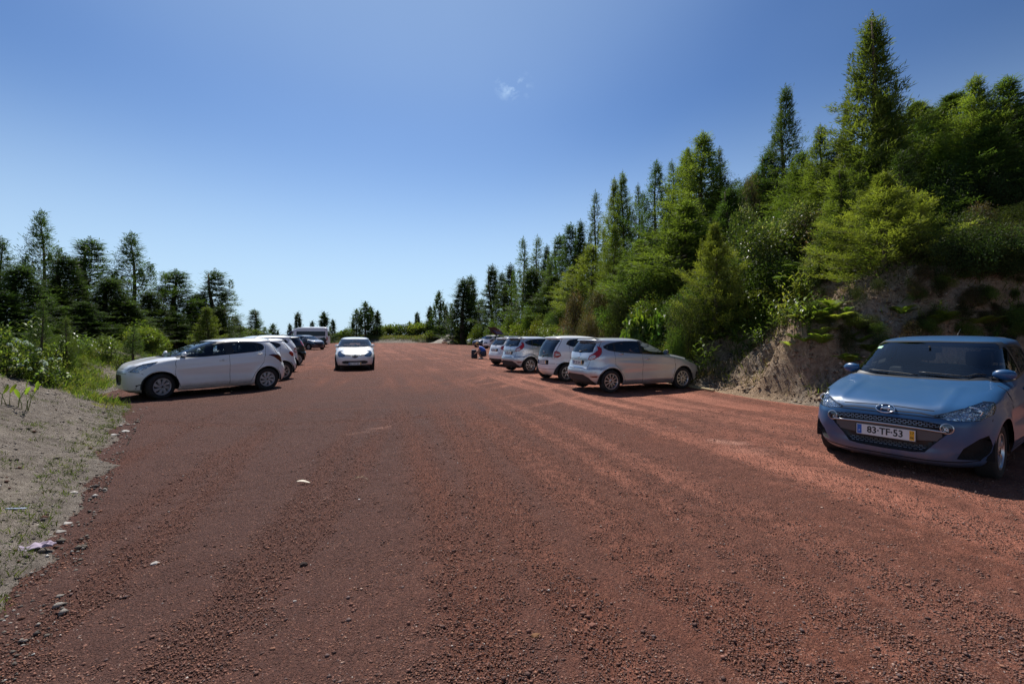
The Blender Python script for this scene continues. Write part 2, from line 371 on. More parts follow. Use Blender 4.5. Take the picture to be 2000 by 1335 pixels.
dens = np.clip(fbm(xx, yy, .9, 3) * .55 + .95 - .25 * np.clip((xx - 1) / 4, 0, 1), 0.30, 1); keep = (r_.random(N) < dens) & (xx > XL(yy) - .05) & (xx < XR(yy))
xx, yy = xx[keep], yy[keep]; N = len(xx)
S = .0030 + .0042 * r_.random(N) ** 2.0 + .009 * (r_.random(N) ** 60)
base = np.array([(.17, .095, .078), (.27, .135, .10), (.34, .165, .12), (.46, .225, .145), (.22, .15, .135), (.54, .36, .28), (.68, .60, .53)])
ci = r_.choice(7, N, p=[.26, .31, .22, .12, .06, .026, .004]); cols = base[ci] * (.8 + .4 * r_.random((N, 1)))
zz = .6 * S + .02 * fbm(xx, yy, .55, 4, .6) - .006 + .04 * fbm(xx, yy, 3.5, 2) + lift(xx, yy)
V, Fa, C = scatter_solid(np.stack([xx, yy, zz], -1), S, cols, r_)
tag(link('gravel_stones', mesh_np('gravel_stones', V, Fa, False, [MS], None, C)), 'loose reddish brown volcanic stones over the near part of the lot', 'gravel', kind='stuff')
# pebbles and crumbs on the grey mound and along its foot
N = 9000
yy = 1.2 + 14 * r_.random(N) ** 1.5; d = r_.random(N) ** 1.6 * 3.2 - .25; xx = XL(yy) - d * 1.25
zz = ground_z(xx, yy); S = .004 + .012 * r_.random(N) ** 3 + .03 * (r_.random(N) ** 30)
base = np.array([(.20, .17, .14), (.36, .32, .28), (.12, .10, .09), (.55, .52, .48), (.13, .06, .04)])
ci = r_.choice(5, N, p=[.4, .25, .2, .07, .08]); cols = base[ci] * (.8 + .4 * r_.random((N, 1)))
V, Fa, C = scatter_solid(np.stack([xx, yy, np.maximum(zz, 0) + S * .3], -1), S, cols, r_)
tag(link('mound_pebbles', mesh_np('mound_pebbles', V, Fa, False, [MS], None, C)), 'grey crumbs and pebbles scattered on the bare soil mound', 'pebbles', kind='stuff')
# clods and broken stones on the right hand bank
N = 16000
yy = 8 + 14 * r_.random(N) ** 1.3; d = r_.random(N) * 4.0 + .02; xx = XR(yy) + d * 1.2
zz = ground_z(xx, yy); S = .012 + .045 * r_.random(N) ** 3
base = np.array([(.22, .155, .10), (.38, .28, .19), (.14, .10, .07), (.48, .41, .34)])
ci = r_.choice(4, N, p=[.4, .3, .2, .1]); cols = base[ci] * (.8 + .4 * r_.random((N, 1)))
V, Fa, C = scatter_solid(np.stack([xx, yy, zz + S * .2], -1), S, cols, r_)
tag(link('bank_clods', mesh_np('bank_clods', V, Fa, False, [MS], None, C)), 'brown clods and broken rock strewn over the right hand bank', 'clods', kind='stuff')
# ------------------------------------------------------------------ car materials
def paint(name, col, metal=0.0, flake=False):
    n = NT(name)
    P = objco(n)
    f = n.noise(3.5, 5, .6, P); dirt = n.noise(1.6, 6, .7, P)
    c = n.mix(n.rng(f, .3, .8, 0, .10), col, tuple(x * .8 for x in col))
    sep = n.n('ShaderNodeSeparateXYZ'); n.l(P, sep.inputs[0])
    low = n.math('MULTIPLY', n.rng(sep.outputs[2], .55, .2), n.rng(dirt, .35, .7))      # road dust thrown up on the sills
    c = n.mix(n.math('MULTIPLY', low, .55), c, (.30, .21, .16))
    nrm = None
    if flake:
        v = n.n('ShaderNodeTexVoronoi'); v.inputs['Scale'].default_value = 600; n.l(P, v.inputs['Vector']); nrm = n.bump(v.outputs['Distance'], .08, .001)
    n.pr(c, n.rng(dirt, .2, .8, .30, .42) if metal < .1 else .36, metal, nrm, coat=.30 if col[2] > col[0] * 4 else 1.0, coat_rough=.04); return n.m
M = {}
M['white'] = paint('white_paint', (.84, .845, .85))
M['silver'] = paint('silver_paint', (.56, .58, .61), .55, False)
M['blue'] = paint('blue_metallic_paint', (.022, .086, .205), .04, False)
M['black'] = paint('black_paint', (.012, .014, .022))
M['navy'] = paint('navy_paint', (.02, .03, .07), .3)
M['trim'] = simple('black_plastic', (.018, .018, .02), .45)
M['matte'] = simple('textured_plastic', (.03, .03, .032), .75, nscale=300)
M['greyplastic'] = simple('grey_plastic', (.10, .10, .105), .45)
M['seam'] = simple('panel_gap', (.008, .008, .009), .9)
M['cloth'] = simple('seat_cloth', (.035, .036, .042), .95, nscale=90)
M['dash'] = simple('dashboard_plastic', (.05, .052, .058), .7)
M['rubber'] = simple('tyre_rubber', (.022, .021, .021), .85, nscale=60, namp=.3)
M['alloy'] = simple('wheel_alloy', (.55, .56, .58), .32, .85)
M['cap'] = simple('wheel_cover', (.42, .43, .45), .42, .3)
M['brake'] = simple('brake_disc', (.12, .11, .10), .5, .7)
M['chrome'] = simple('chrome', (.80, .81, .83), .08, 1.0)
M['satin'] = simple('satin_silver', (.55, .56, .58), .3, .9)
M['platewhite'] = simple('plate_white', (.74, .75, .74), .4)
M['plateblue'] = simple('plate_blue', (.03, .14, .50), .4)
M['plateyellow'] = simple('plate_yellow', (.80, .42, .03), .4)
M['platetext'] = simple('plate_lettering', (.012, .012, .014), .5)
M['amber'] = simple('amber_lens', (.55, .16, .02), .25)
M['sticker'] = simple('sticker', (.35, .62, .42), .5)
def glass(name, tint, fres=1.0, base=.06):
    n = NT(name); tr = n.n('ShaderNodeBsdfTransparent'); tr.inputs[0].default_value = (*tint, 1)
    gl = n.n('ShaderNodeBsdfGlossy'); gl.inputs['Roughness'].default_value = .015; gl.inputs[0].default_value = (.95, .97, 1, 1)
    lw = n.n('ShaderNodeFresnel'); lw.inputs['IOR'].default_value = 1.52
    # geometry is single sided: use the same Fresnel for both faces
    m = n.n('ShaderNodeMixShader'); n.l(n.math('MAXIMUM', n.math('MULTIPLY', lw.outputs[0], fres), base), m.inputs[0]); n.l(tr.outputs[0], m.inputs[1]); n.l(gl.outputs[0], m.inputs[2]); n.l(m.outputs[0], n.out.inputs[0]); return n.m
M['glass'] = glass('window_glass', (.72, .77, .77), 1.0)
M['glassdark'] = glass('tinted_glass', (.16, .18, .19), 1.0, .08)
M['lens'] = glass('lamp_lens', (.86, .88, .9), 1.2, .07)
def redlens(name, col):
    n = NT(name); P = objco(n)
    wv = n.n('ShaderNodeTexVoronoi'); wv.inputs['Scale'].default_value = 55; n.l(P, wv.inputs['Vector'])
    f = n.rng(wv.outputs['Distance'], .1, .6)
    n.pr(n.mix(f, tuple(x * .45 for x in col), col), .25, 0, coat=1.0); return n.m
M['redlens'] = redlens('red_lens', (.42, .012, .014)); M['darkred'] = redlens('dark_red_lens', (.14, .008, .010))
M['clearlens'] = redlens('clear_lens', (.62, .58, .60))
def reflector():
    n = NT('lamp_reflector'); P = objco(n); v = n.n('ShaderNodeTexVoronoi'); v.inputs['Scale'].default_value = 38; n.l(P, v.inputs['Vector'])
    n.pr((.92, .94, .97), .14, .75, n.bump(v.outputs['Distance'], .8, .012)); return n.m
M['refl'] = reflector()

# ------------------------------------------------------------------ car body surface
class Surf:
    """A car skin: stacked plan outlines. Each level z has a front x, a rear x, a half width and a squareness."""
    def __init__(s, tab, flare=(), disp=None):
        t = np.array(tab, float); s.t = t; s.z0, s.z1 = t[0, 0], t[-1, 0]
        s.zz = np.linspace(s.z0, s.z1, 900)
        s.c = [s._pchip(t[:, 0], t[:, k], s.zz) for k in range(1, t.shape[1])]
        s.flare = flare; s.disp = disp
        a, b, c = s.c[0], s.c[1], s.c[2]
        d = np.sqrt(np.diff(s.zz) ** 2 + np.maximum(np.diff(a) ** 2 * .7, np.maximum(np.diff(b) ** 2 * .7, np.diff(c) ** 2)))
        s.V = np.concatenate([[0], np.cumsum(d)])
    @staticmethod
    def _pchip(x, y, q):
        h = np.diff(x); d = np.diff(y) / h; m = np.zeros_like(y)
        for i in range(1, len(y) - 1):
            if d[i - 1] * d[i] > 0:
                w1 = 2 * h[i] + h[i - 1]; w2 = h[i] + 2 * h[i - 1]; m[i] = (w1 + w2) / (w1 / d[i - 1] + w2 / d[i])
        m[0] = d[0]; m[-1] = d[-1]
        i = np.clip(np.searchsorted(x, q) - 1, 0, len(h) - 1); u = (q - x[i]) / h[i]
        return (2 * u ** 3 - 3 * u ** 2 + 1) * y[i] + (u ** 3 - 2 * u ** 2 + u) * h[i] * m[i] + (-2 * u ** 3 + 3 * u ** 2) * y[i + 1] + (u ** 3 - u ** 2) * h[i] * m[i + 1]
    def prof(s, z):
        return [np.interp(z, s.zz, c) for c in s.c]
    def v_of(s, z): return np.interp(z, s.zz, s.V)
    def z_of(s, v): return np.interp(v, s.V, s.zz)
    def pos(s, phi, z):
        phi = np.asarray(phi, float); z = np.asarray(z, float)
        xf, xr, b, nf, nr = s.prof(z); a = (xf - xr) / 2; xm = (xf + xr) / 2
        c = np.cos(phi); q = np.sin(phi); n = np.where(c > 0, nf, nr)
        r = (np.abs(c) ** n + np.abs(q) ** n + 1e-12) ** (-1 / n)
        x = xm + a * r * c; y = b * r * q
        side = np.clip((np.abs(y) / np.maximum(b, .05) - .72) / .2, 0, 1)
        for (wx, wr, amt) in s.flare:
            d = np.hypot(x - wx, z - wr * .86); y = y + side * amt * np.exp(-((d - wr * 1.02) / .07) ** 2) * np.clip((.95 - z) / .2, 0, 1)
        if s.disp is not None: x, y, z = s.disp(x, y, z, side)
        return np.stack([x, y, z + 0 * x], -1)
    def S(s, x, z):
        xf, xr, b, nf, nr = [float(k) for k in s.prof(z)]; a = (xf - xr) / 2; q = max(-.9995, min(.9995, (x - (xf + xr) / 2) / a)); n = nf if q > 0 else nr
        p = (1 - abs(q) ** n) ** (1 / n); return (math.atan2(p, q), float(s.v_of(z)))
    def Fp(s, y, z, rear=False):
        xf, xr, b, nf, nr = [float(k) for k in s.prof(z)]; p = max(0, min(.9995, y / b)); n = nr if rear else nf
        q = (1 - p ** n) ** (1 / n); ph = math.atan2(p, q); return ((math.pi - ph) if rear else ph, float(s.v_of(z)))
    def T(s, x, y, lo=.6):
        a0, b0 = lo, s.z1
        def Fv(z):
            xf, xr, b, nf, nr = [float(k) for k in s.prof(z)]; a = (xf - xr) / 2; q = (x - (xf + xr) / 2) / a; n = nf if q > 0 else nr
            return abs(q) ** n + abs(y / b) ** n
        for _ in range(40):
            m = (a0 + b0) / 2
            if Fv(m) < 1: a0 = m
            else: b0 = m
        z = a0
        return s.S2(x, y, z)
    def S2(s, x, y, z):
        xf, xr, b, nf, nr = [float(k) for k in s.prof(z)]; a = (xf - xr) / 2
        return (math.atan2(y / b, (x - (xf + xr) / 2) / a), float(s.v_of(z)))
    def conv(s, p):
        k = p[0]
        if k == 's': return s.S(p[1], p[2])
        if k == 'f': return s.Fp(p[1], p[2])
        if k == 'r': return s.Fp(p[1], p[2], True)
        return s.T(p[1], p[2], p[3] if len(p) > 3 else .6)

def smooth_poly(pts, it=1, closed=True):
    for _ in range(it):
        o = []; n = len(pts)
        for i in range(n if closed else n - 1):
            a = pts[i]; b = pts[(i + 1) % n]
            if a[0] != b[0]: o += [a, b]; continue
            o.append((a[0], *[a[k] * .75 + b[k] * .25 for k in (1, 2)])); o.append((a[0], *[a[k] * .25 + b[k] * .75 for k in (1, 2)]))
        pts = o if closed else [pts[0]] + o + [pts[-1]]
    return pts
def arc_hole(wx, wr, zc, zb, n=28):
    a0 = math.asin(max(-1, (zb - .03 - zc) / wr)); p = []
    for i in range(n + 1):
        a = a0 + (math.pi - 2 * a0) * i / n; p.append(('s', wx + wr * math.cos(a), max(zb, zc + wr * math.sin(a))))
    return p

def build_skin(surf, regions, step=.045, seams=(), seam_w=.009):
    """regions: list of (name, priority, polygon in mixed view coordinates). Returns dict name -> (verts, tris, uv)."""
    z0, z1 = surf.z0, surf.z1; vmax = surf.V[-1]
    # samples round the half outline
    nf = 22; ns = int(3.6 / step); ph = list(np.arctan(np.linspace(0, 1, nf)))
    cot = np.linspace(1, -1, ns)[1:-1]; ph += [math.atan2(1, c) for c in cot]; ph += [math.pi - p for p in ph[:nf][::-1]]
    nv = max(20, int(vmax / (step * .8))); vv = np.linspace(0, vmax, nv)
    K = 2.0
    pts = []; 
    for p in ph:
        for v in vv: pts.append((p * K, v))
    npx = len(pts); faces = []; meta = []
    def add_poly(poly):
        uv = [surf.conv(p) for p in poly]; dense = []
        n = len(uv)
        for i in range(n):
            a, b = uv[i], uv[(i + 1) % n]; L_ = math.hypot((a[0] - b[0]) * K, a[1] - b[1]); m = max(1, int(L_ / .03))
            # interpolate in view space when both ends share the view
            pa, pb = poly[i], poly[(i + 1) % n]
            for k in range(m):
                t = k / m
                if pa[0] == pb[0] and k: q = surf.conv((pa[0], *[pa[j] + (pb[j] - pa[j]) * t for j in range(1, len(pa))])) if len(pa) == len(pb) else (a[0] + (b[0] - a[0]) * t, a[1] + (b[1] - a[1]) * t)
                else: q = (a[0] + (b[0] - a[0]) * t, a[1] + (b[1] - a[1]) * t)
                dense.append((q[0] * K, q[1]))
        out = []
        for q in dense:
            if not out or math.hypot(q[0] - out[-1][0], q[1] - out[-1][1]) > 1e-4: out.append(q)
        if math.hypot(out[0][0] - out[-1][0], out[0][1] - out[-1][1]) < 1e-4: out.pop()
        return out
    poly_names = []
    allp = [(nm, pr, add_poly(poly)) for nm, pr, poly in regions]
    # seams as thin quads
    for line, pr in seams:
        for i in range(len(line) - 1):
            a, b = line[i], line[i + 1]
            if a[0] != b[0]: continue
            L_ = math.hypot(a[1] - b[1], a[2] - b[2]); m = max(1, int(L_ / .12))
            for k in range(m):
                p = [a[j] + (b[j] - a[j]) * k / m for j in (1, 2)]; q = [a[j] + (b[j] - a[j]) * (k + 1) / m for j in (1, 2)]
                dx, dy = q[0] - p[0], q[1] - p[1]; l = math.hypot(dx, dy) or 1; nx, ny = -dy / l * seam_w / 2, dx / l * seam_w / 2
                quad = [(a[0], p[0] + nx, p[1] + ny), (a[0], q[0] + nx, q[1] + ny), (a[0], q[0] - nx, q[1] - ny), (a[0], p[0] - nx, p[1] - ny)]
                allp.append(('seam', pr, [(u * K, v) for u, v in (surf.conv(c) for c in quad)]))
    eps_lo = 1e-5
    pts2 = list(pts); edges = []; polyf = []
    for nm, pr, poly in allp:
        q = [(min(max(p[0], -.001), math.pi * K + .001), p[1]) for p in poly]
        if len(q) < 3: continue
        i0 = len(pts2); pts2 += q; edges += [(i0 + i, i0 + (i + 1) % len(q)) for i in range(len(q))]
        polyf.append(np.array(q)); poly_names.append((nm, pr))
    V2, E2, F2, ov, oe, of = delaunay_2d_cdt([Vector(p) for p in pts2], edges, [], 0, 1e-5)
    uv = np.array([v[:] for v in V2]); tri = np.array([f[:] for f in F2 if len(f) == 3])
    c = uv[tri].mean(1)
    ok = (c[:, 1] > -.0003) & (c[:, 1] < vmax + .0003) & (c[:, 0] > -.0003) & (c[:, 0] < math.pi * K + .0003)
    tri = tri[ok]; c = c[ok]; lab = np.array(['body'] * len(tri), dtype='<U20'); best = np.full(len(tri), -1.0)
    for q, (nm, pr) in zip(polyf, poly_names):
        bb = np.nonzero((c[:, 0] > q[:, 0].min()) & (c[:, 0] < q[:, 0].max()) & (c[:, 1] > q[:, 1].min()) & (c[:, 1] < q[:, 1].max()) & (best < pr))[0]
        if not len(bb): continue
        x = c[bb, 0][:, None]; y = c[bb, 1][:, None]; x0, y0 = q[:, 0], q[:, 1]; x1, y1 = np.roll(x0, -1), np.roll(y0, -1)
        with np.errstate(divide='ignore', invalid='ignore'):
            cr = ((y0 > y) != (y1 > y)) & (x < (x1 - x0) * (y - y0) / (y1 - y0) + x0)
        ins = bb[cr.sum(1) % 2 == 1]; lab[ins] = nm; best[ins] = pr
    tri = np.array(tri); phi = np.clip(uv[:, 0] / K, 0, math.pi); vq = np.clip(uv[:, 1], 0, vmax); z = surf.z_of(vq)
    P = surf.pos(phi, z); P[phi < 1e-4, 1] = 0; P[phi > math.pi - 1e-4, 1] = 0
    e = .004
    dp = surf.pos(np.clip(phi + e, 0, math.pi), z) - surf.pos(np.clip(phi - e, 0, math.pi), z)
    zl, zh = np.clip(z - e, z0, z1), np.clip(z + e, z0, z1); dz = surf.pos(phi, zh) - surf.pos(phi, zl)
    N = np.cross(dp, dz); ln = np.linalg.norm(N, axis=1, keepdims=True); N = np.where(ln > 1e-9, N / np.maximum(ln, 1e-9), np.array([0, 0, 1.]))
    N[P[:, 2] > z1 - 1e-4] = (0, 0, 1)
    N[phi < 1e-4, 1] = 0; N[phi > math.pi - 1e-4, 1] = 0
    # drop degenerate triangles
    A = np.linalg.norm(np.cross(P[tri[:, 1]] - P[tri[:, 0]], P[tri[:, 2]] - P[tri[:, 0]]), axis=1)
    ok = A > 1e-9; tri = tri[ok]; lab = lab[ok]
    return P, N, tri, lab
def piece_mesh(name, P, N, tri, off=0.0, mirror='both', dish=0.0, mi=None, mats=None, inner=False):
    """mirror: 'both' = one mesh over both halves, 'L' = +y half, 'R' = -y half."""
    used = np.unique(tri); mp_ = -np.ones(len(P), int); mp_[used] = np.arange(len(used)); t = mp_[tri]; p = P[used].copy(); n = N[used].copy()
    if dish:
        # push interior vertices in
        e = np.sort(np.concatenate([t[:, [0, 1]], t[:, [1, 2]], t[:, [2, 0]]]), axis=1); u, cnt = np.unique(e, axis=0, return_counts=True)
        bd = np.zeros(len(p), bool); bd[u[cnt == 1].ravel()] = True
        if mirror == 'both': bd &= np.abs(p[:, 1]) > 1e-4
        p[~bd] -= n[~bd] * dish
    if off: p = p + n * off
    # orientation: outward
    if len(t):
        fn = np.cross(p[t[:, 1]] - p[t[:, 0]], p[t[:, 2]] - p[t[:, 0]]); s_ = (fn * n[t[:, 0]]).sum(1)
        if inner: s_ = -s_
        t = np.where((s_ < 0)[:, None], t[:, ::-1], t)
    flip = np.array([1, -1, 1.])
    if mirror == 'L': V, T_, Nn, Mi = p, t, n, mi
    elif mirror == 'R': V, T_, Nn, Mi = p * flip, t[:, ::-1], n * flip, mi
    else:
        seam = np.abs(p[:, 1]) < 1e-5; idx = np.arange(len(p)); m2 = np.where(seam, idx, 0); k = len(p); nn = (~seam).sum(); m2[~seam] = k + np.arange(nn)
        V = np.concatenate([p, (p * flip)[~seam]]); Nn = np.concatenate([n, (n * flip)[~seam]]); T_ = np.concatenate([t, m2[t][:, ::-1]]); Mi = None if mi is None else np.concatenate([mi, mi])
    me = mesh_np(name, V, T_, True, mats, Mi)
    if not dish: me.normals_split_custom_set_from_vertices([tuple(q) for q in (Nn * (-1 if inner else 1))])
    return me

# ------------------------------------------------------------------ small car parts
def lathe(bm, prof, n=40, axis='y', x=0, y=0, z=0, mi=0, closed=False):
    rings = []
    for (r, h) in prof:
        ring = []
        for i in range(n):
            a = 2 * math.pi * i / n; ring.append(bm.verts.new((x + r * math.cos(a), y + h, z + r * math.sin(a))) if axis == 'y' else bm.verts.new((x + r * math.cos(a), y + r * math.sin(a), z + h)))
        rings.append(ring)
    for a, b in zip(rings, rings[1:]):
        for i in range(n):
            f = bm.faces.new((a[i], a[(i + 1) % n], b[(i + 1) % n], b[i])); f.material_index = mi
    return rings
def bbox(bm, x0, x1, y0, y1, z0, z1, bev=0, mi=0):
    r = bmesh.ops.create_cube(bm, size=1); vs = r['verts']
    for v in vs: v.co = Vector(((x0 + x1) / 2 + v.co.x * (x1 - x0), (y0 + y1) / 2 + v.co.y * (y1 - y0), (z0 + z1) / 2 + v.co.z * (z1 - z0)))
    fs = list({f for v in vs for f in v.link_faces})
    for f in fs: f.material_index = mi
    if bev:
        es = list({e for v in vs for e in v.link_edges}); r = bmesh.ops.bevel(bm, geom=es, offset=bev, segments=2, affect='EDGES', profile=.6)
        for f in r['faces']: f.material_index = mi
def ellip(bm, c, r, seg=16, mi=0, rot=None):
    o = bmesh.ops.create_uvsphere(bm, u_segments=seg, v_segments=seg // 2 + 2, radius=1)
    for v in o['verts']:
        q = Vector((v.co.x * r[0], v.co.y * r[1], v.co.z * r[2]))
        if rot: q = rot @ q
        v.co = q + Vector(c)
    for f in {f for v in o['verts'] for f in v.link_faces}: f.material_index = mi
def tube(bm, pts, r, n=8, mi=0, r2=None, cap=True):
    pts = [Vector(p) for p in pts]; rings = []
    for i, p in enumerate(pts):
        d = (pts[min(i + 1, len(pts) - 1)] - pts[max(i - 1, 0)]).normalized(); u = d.cross(Vector((0, 0, 1)) if abs(d.z) < .95 else Vector((1, 0, 0))).normalized(); v = d.cross(u)
        rr = r if r2 is None else r + (r2 - r) * i / (len(pts) - 1)
        rings.append([bm.verts.new(p + (u * math.cos(2 * math.pi * k / n) + v * math.sin(2 * math.pi * k / n)) * rr) for k in range(n)])
    for a, b in zip(rings, rings[1:]):
        for k in range(n): bm.faces.new((a[k], a[(k + 1) % n], b[(k + 1) % n], b[k])).material_index = mi
    if cap:
        bm.faces.new(rings[0]).material_index = mi; bm.faces.new(rings[-1][::-1]).material_index = mi
_wheel_cache = {}
def wheel_meshes(R, rimr, wdt, spokes, style):
    key = (R, rimr, wdt, spokes, style)
    if key in _wheel_cache: return _wheel_cache[key]
    h = wdt / 2
    bm = bmesh.new()          # tyre; outer face at +y
    pr = [(rimr, h * .78), (rimr + .012, h * .95), (rimr + .03, h), ((rimr + R) / 2, h * 1.04), (R - .025, h * .97), (R - .008, h * .86), (R, h * .7), (R - .004, h * .25), (R, 0), (R - .004, -h * .25), (R, -h * .7), (R - .008, -h * .86), (R - .03, -h), (rimr + .02, -h), (rimr, -h * .8)]
    lathe(bm, pr, 48); ty = bm_mesh('tyre', bm, True, [M['rubber']], 50)
    bm = bmesh.new(); mat = 0
    lathe(bm, [(rimr + .004, h * .80), (rimr + .002, h * .93), (rimr - .012, h * .93), (rimr - .022, h * .80), (rimr - .035, h * .2), (rimr - .035, -h * .6)], 48)
    lathe(bm, [(rimr - .04, -h * .1), (.03, -h * .1)], 32, mi=1)               # black backing disc behind the spokes
    lathe(bm, [(rimr - .055, -h * .02), (rimr - .055, h * .05), (.06, h * .05)], 32, mi=2)
    hub = .058
    lathe(bm, [(hub, h * .35), (hub, h * .78), (hub * .8, h * .84), (.026, h * .85), (.001, h * .86)], 20)
    lathe(bm, [(.024, h * .862), (.022, h * .90), (.001, h * .905)], 14, mi=1)
    def spoke(a0, w0, w1, tw, hin=.78, hout=.80):
        n = 7; L_ = []
        for i in range(n):
            t = i / (n - 1); r = hub * .8 + (rimr - .012 - hub * .8) * t; a = a0 + tw * t; wd_ = (w0 + (w1 - w0) * t) / 2; hh = h * (hin + (hout - hin) * t + .10 * math.sin(math.pi * t))
            c, s = math.cos(a), math.sin(a)
            L_.append([bm.verts.new((r * c - q * s, y, r * s + q * c)) for q, y in ((-wd_, hh - .03), (-wd_ * .8, hh), (wd_ * .8, hh), (wd_, hh - .03))])
        for a, b in zip(L_, L_[1:]):
            for k in range(3): bm.faces.new((a[k], a[k + 1], b[k + 1], b[k]))
    for i in range(spokes):
        a = 2 * math.pi * i / spokes + .12
        if style == 'twin':
            spoke(a - .05, .020, .022, -.13); spoke(a + .05, .020, .022, .13)
        elif style == 'blade': spoke(a, .045, .095, .28)
        elif style == 'tri':
            spoke(a, .05, .03, .10); spoke(a + .1, .03, .02, .32)
        else: spoke(a, .032, .030, 0.0)
    for k in range(5):
        a = 2 * math.pi * k / 5; lathe(bm, [(.008, h * .82), (.008, h * .87), (.001, h * .87)], 8, x=.04 * math.cos(a), z=.04 * math.sin(a), mi=1)
    rm = bm_mesh('rim', bm, True, [M['cap'] if style in ('blade', 'cover') else M['alloy'], M['trim'], M['brake']], 35)
    _wheel_cache[key] = (ty, rm); return ty, rm
def text_mesh(txt, size, mat, depth=.002, name='lettering', bold=.0):
    cu = bpy.data.curves.new(name, 'FONT'); cu.body = txt; cu.size = size; cu.align_x = 'CENTER'; cu.align_y = 'CENTER'; cu.extrude = depth; cu.offset = bold; cu.resolution_u = 3
    o = bpy.data.objects.new(name, cu); COL.objects.link(o); bpy.context.view_layer.update()
    me = bpy.data.meshes.new_from_object(o.evaluated_get(bpy.context.evaluated_depsgraph_get())); bpy.data.objects.remove(o); bpy.data.curves.remove(cu)
    me.name = name; me.materials.clear(); me.materials.append(mat); return me
def plate(parent, x, z, txt, side=1, dark_frame=True, tilt=0, sub=None):
    """licence plate facing +x (side=1) or -x (side=-1)"""
    bm = bmesh.new(); bbox(bm, -.004, .004, -.262, .262, -.058, .058, .003, 0); bbox(bm, .002, .0055, -.255, -.213, -.051, .051, 0, 1); bbox(bm, .002, .0055, .213, .255, -.051, .051, 0, 2); bbox(bm, -.006, -.0005, -.272, .272, -.068, .064, .002, 3)
    p = link('license_plate', bm_mesh('license_plate', bm, False, [M['platewhite'], M['plateblue'], M['plateyellow'], M['trim']]), parent)
    # +y of the car is its left: seen from the front the blue strip sits at the viewer's left = the car's right (-y)
    p.location = (x, 0, z); p.rotation_euler = (0, tilt, 0 if side == 1 else math.pi)
    if txt is None or txt == '':      # too small to read in the photograph: only the dark strokes
        bm = bmesh.new()
        for k, y in enumerate((-.175, -.125, -.045, .005, .085, .135)): bbox(bm, .004, .0058, y - .012, y + .012, -.03 + .004 * (k % 2), .03, 0)
        link('lettering', bm_mesh('lettering', bm, False, [M['platetext']]), p); return p
    t = link('lettering', text_mesh(txt, .105, M['platetext'], .0008, bold=.0022), p); t.rotation_euler = (math.pi / 2, 0, math.pi / 2); t.location = (.0052, .0, 0); t.scale = (.86, .98, 1)
    if sub:
        for q, row in enumerate(sub.split('\n')):
            t2 = link('lettering', text_mesh(row, .034, M['platetext'], .0006), p); t2.rotation_euler = (math.pi / 2, 0, math.pi / 2); t2.location = (.0062, .234, .024 - .048 * q)
        t3 = link('lettering', text_mesh('P', .03, M['platewhite'], .0006), p); t3.rotation_euler = (math.pi / 2, 0, math.pi / 2); t3.location = (.0062, -.234, -.02)
    return p
def seat_mesh(wd_=.5):
    bm = bmesh.new(); bbox(bm, -.26, .27, -wd_ / 2, wd_ / 2, -.08, .10, .05)
    n0 = len(bm.verts); bbox(bm, -.07, .07, -wd_ / 2 + .01, wd_ / 2 - .01, 0, .60, .045)
    bm.verts.ensure_lookup_table()
    for v in bm.verts[n0:]: v.co = Vector((v.co.x - .25 - v.co.z * .28, v.co.y * (1 - .25 * max(0, v.co.z - .25)), v.co.z + .03))
    hr = [0] if wd_ < .8 else [-.38, .38]
    for y in hr:
        n0 = len(bm.verts); bbox(bm, -.05, .05, -.13, .13, -.09, .10, .035); bm.verts.ensure_lookup_table()
        for v in bm.verts[n0:]: v.co += Vector((-.46, y, .78))
        for q in (-.05, .05): tube(bm, [(-.43, y + q, .58), (-.455, y + q, .72)], .008, 6)
    return bm_mesh('seat', bm, True, [M['cloth']], 40)
# ------------------------------------------------------------------ car kinds
def s_(*p): return [('s', *q) for q in p]
def f_(*p): return [('f', *q) for q in p]
def r_f(*p): return [('r', *q) for q in p]
def N45(rows, nf=5.0, nr=5.0): return [(z, a, b, c, d[0] if d else nf, d[1] if len(d) > 1 else nr) for (z, a, b, c, *d) in rows]
SPEC = {}
M['vanglass'] = simple('van_window', (.012, .014, .016), .25)
def disp_gen(crease=.66, amt=.012, belt=.9):
    def f(x, y, z, side):
        # hollow doors under a shoulder line
        m = side * np.clip((1.15 - np.abs(x + .05)) / .5, 0, 1)
        y = y - m * .022 * np.exp(-((z - (crease - .12) - .03 * x) / .09) ** 2) + m * amt * np.exp(-((z - crease - .10 + .05 * x) / .045) ** 2) + m * .012 * np.exp(-((z - .33) / .05) ** 2)
        # hollow behind the front edge of the bonnet: a raised centre panel with two soft folds
        hood = np.clip((x - 1.0) / .2, 0, 1) * np.clip((z - .72) / .06, 0, 1)
        z = z + hood * .010 * np.exp(-((np.abs(y) - .46) / .05) ** 2)
        return x, y, z
    return f
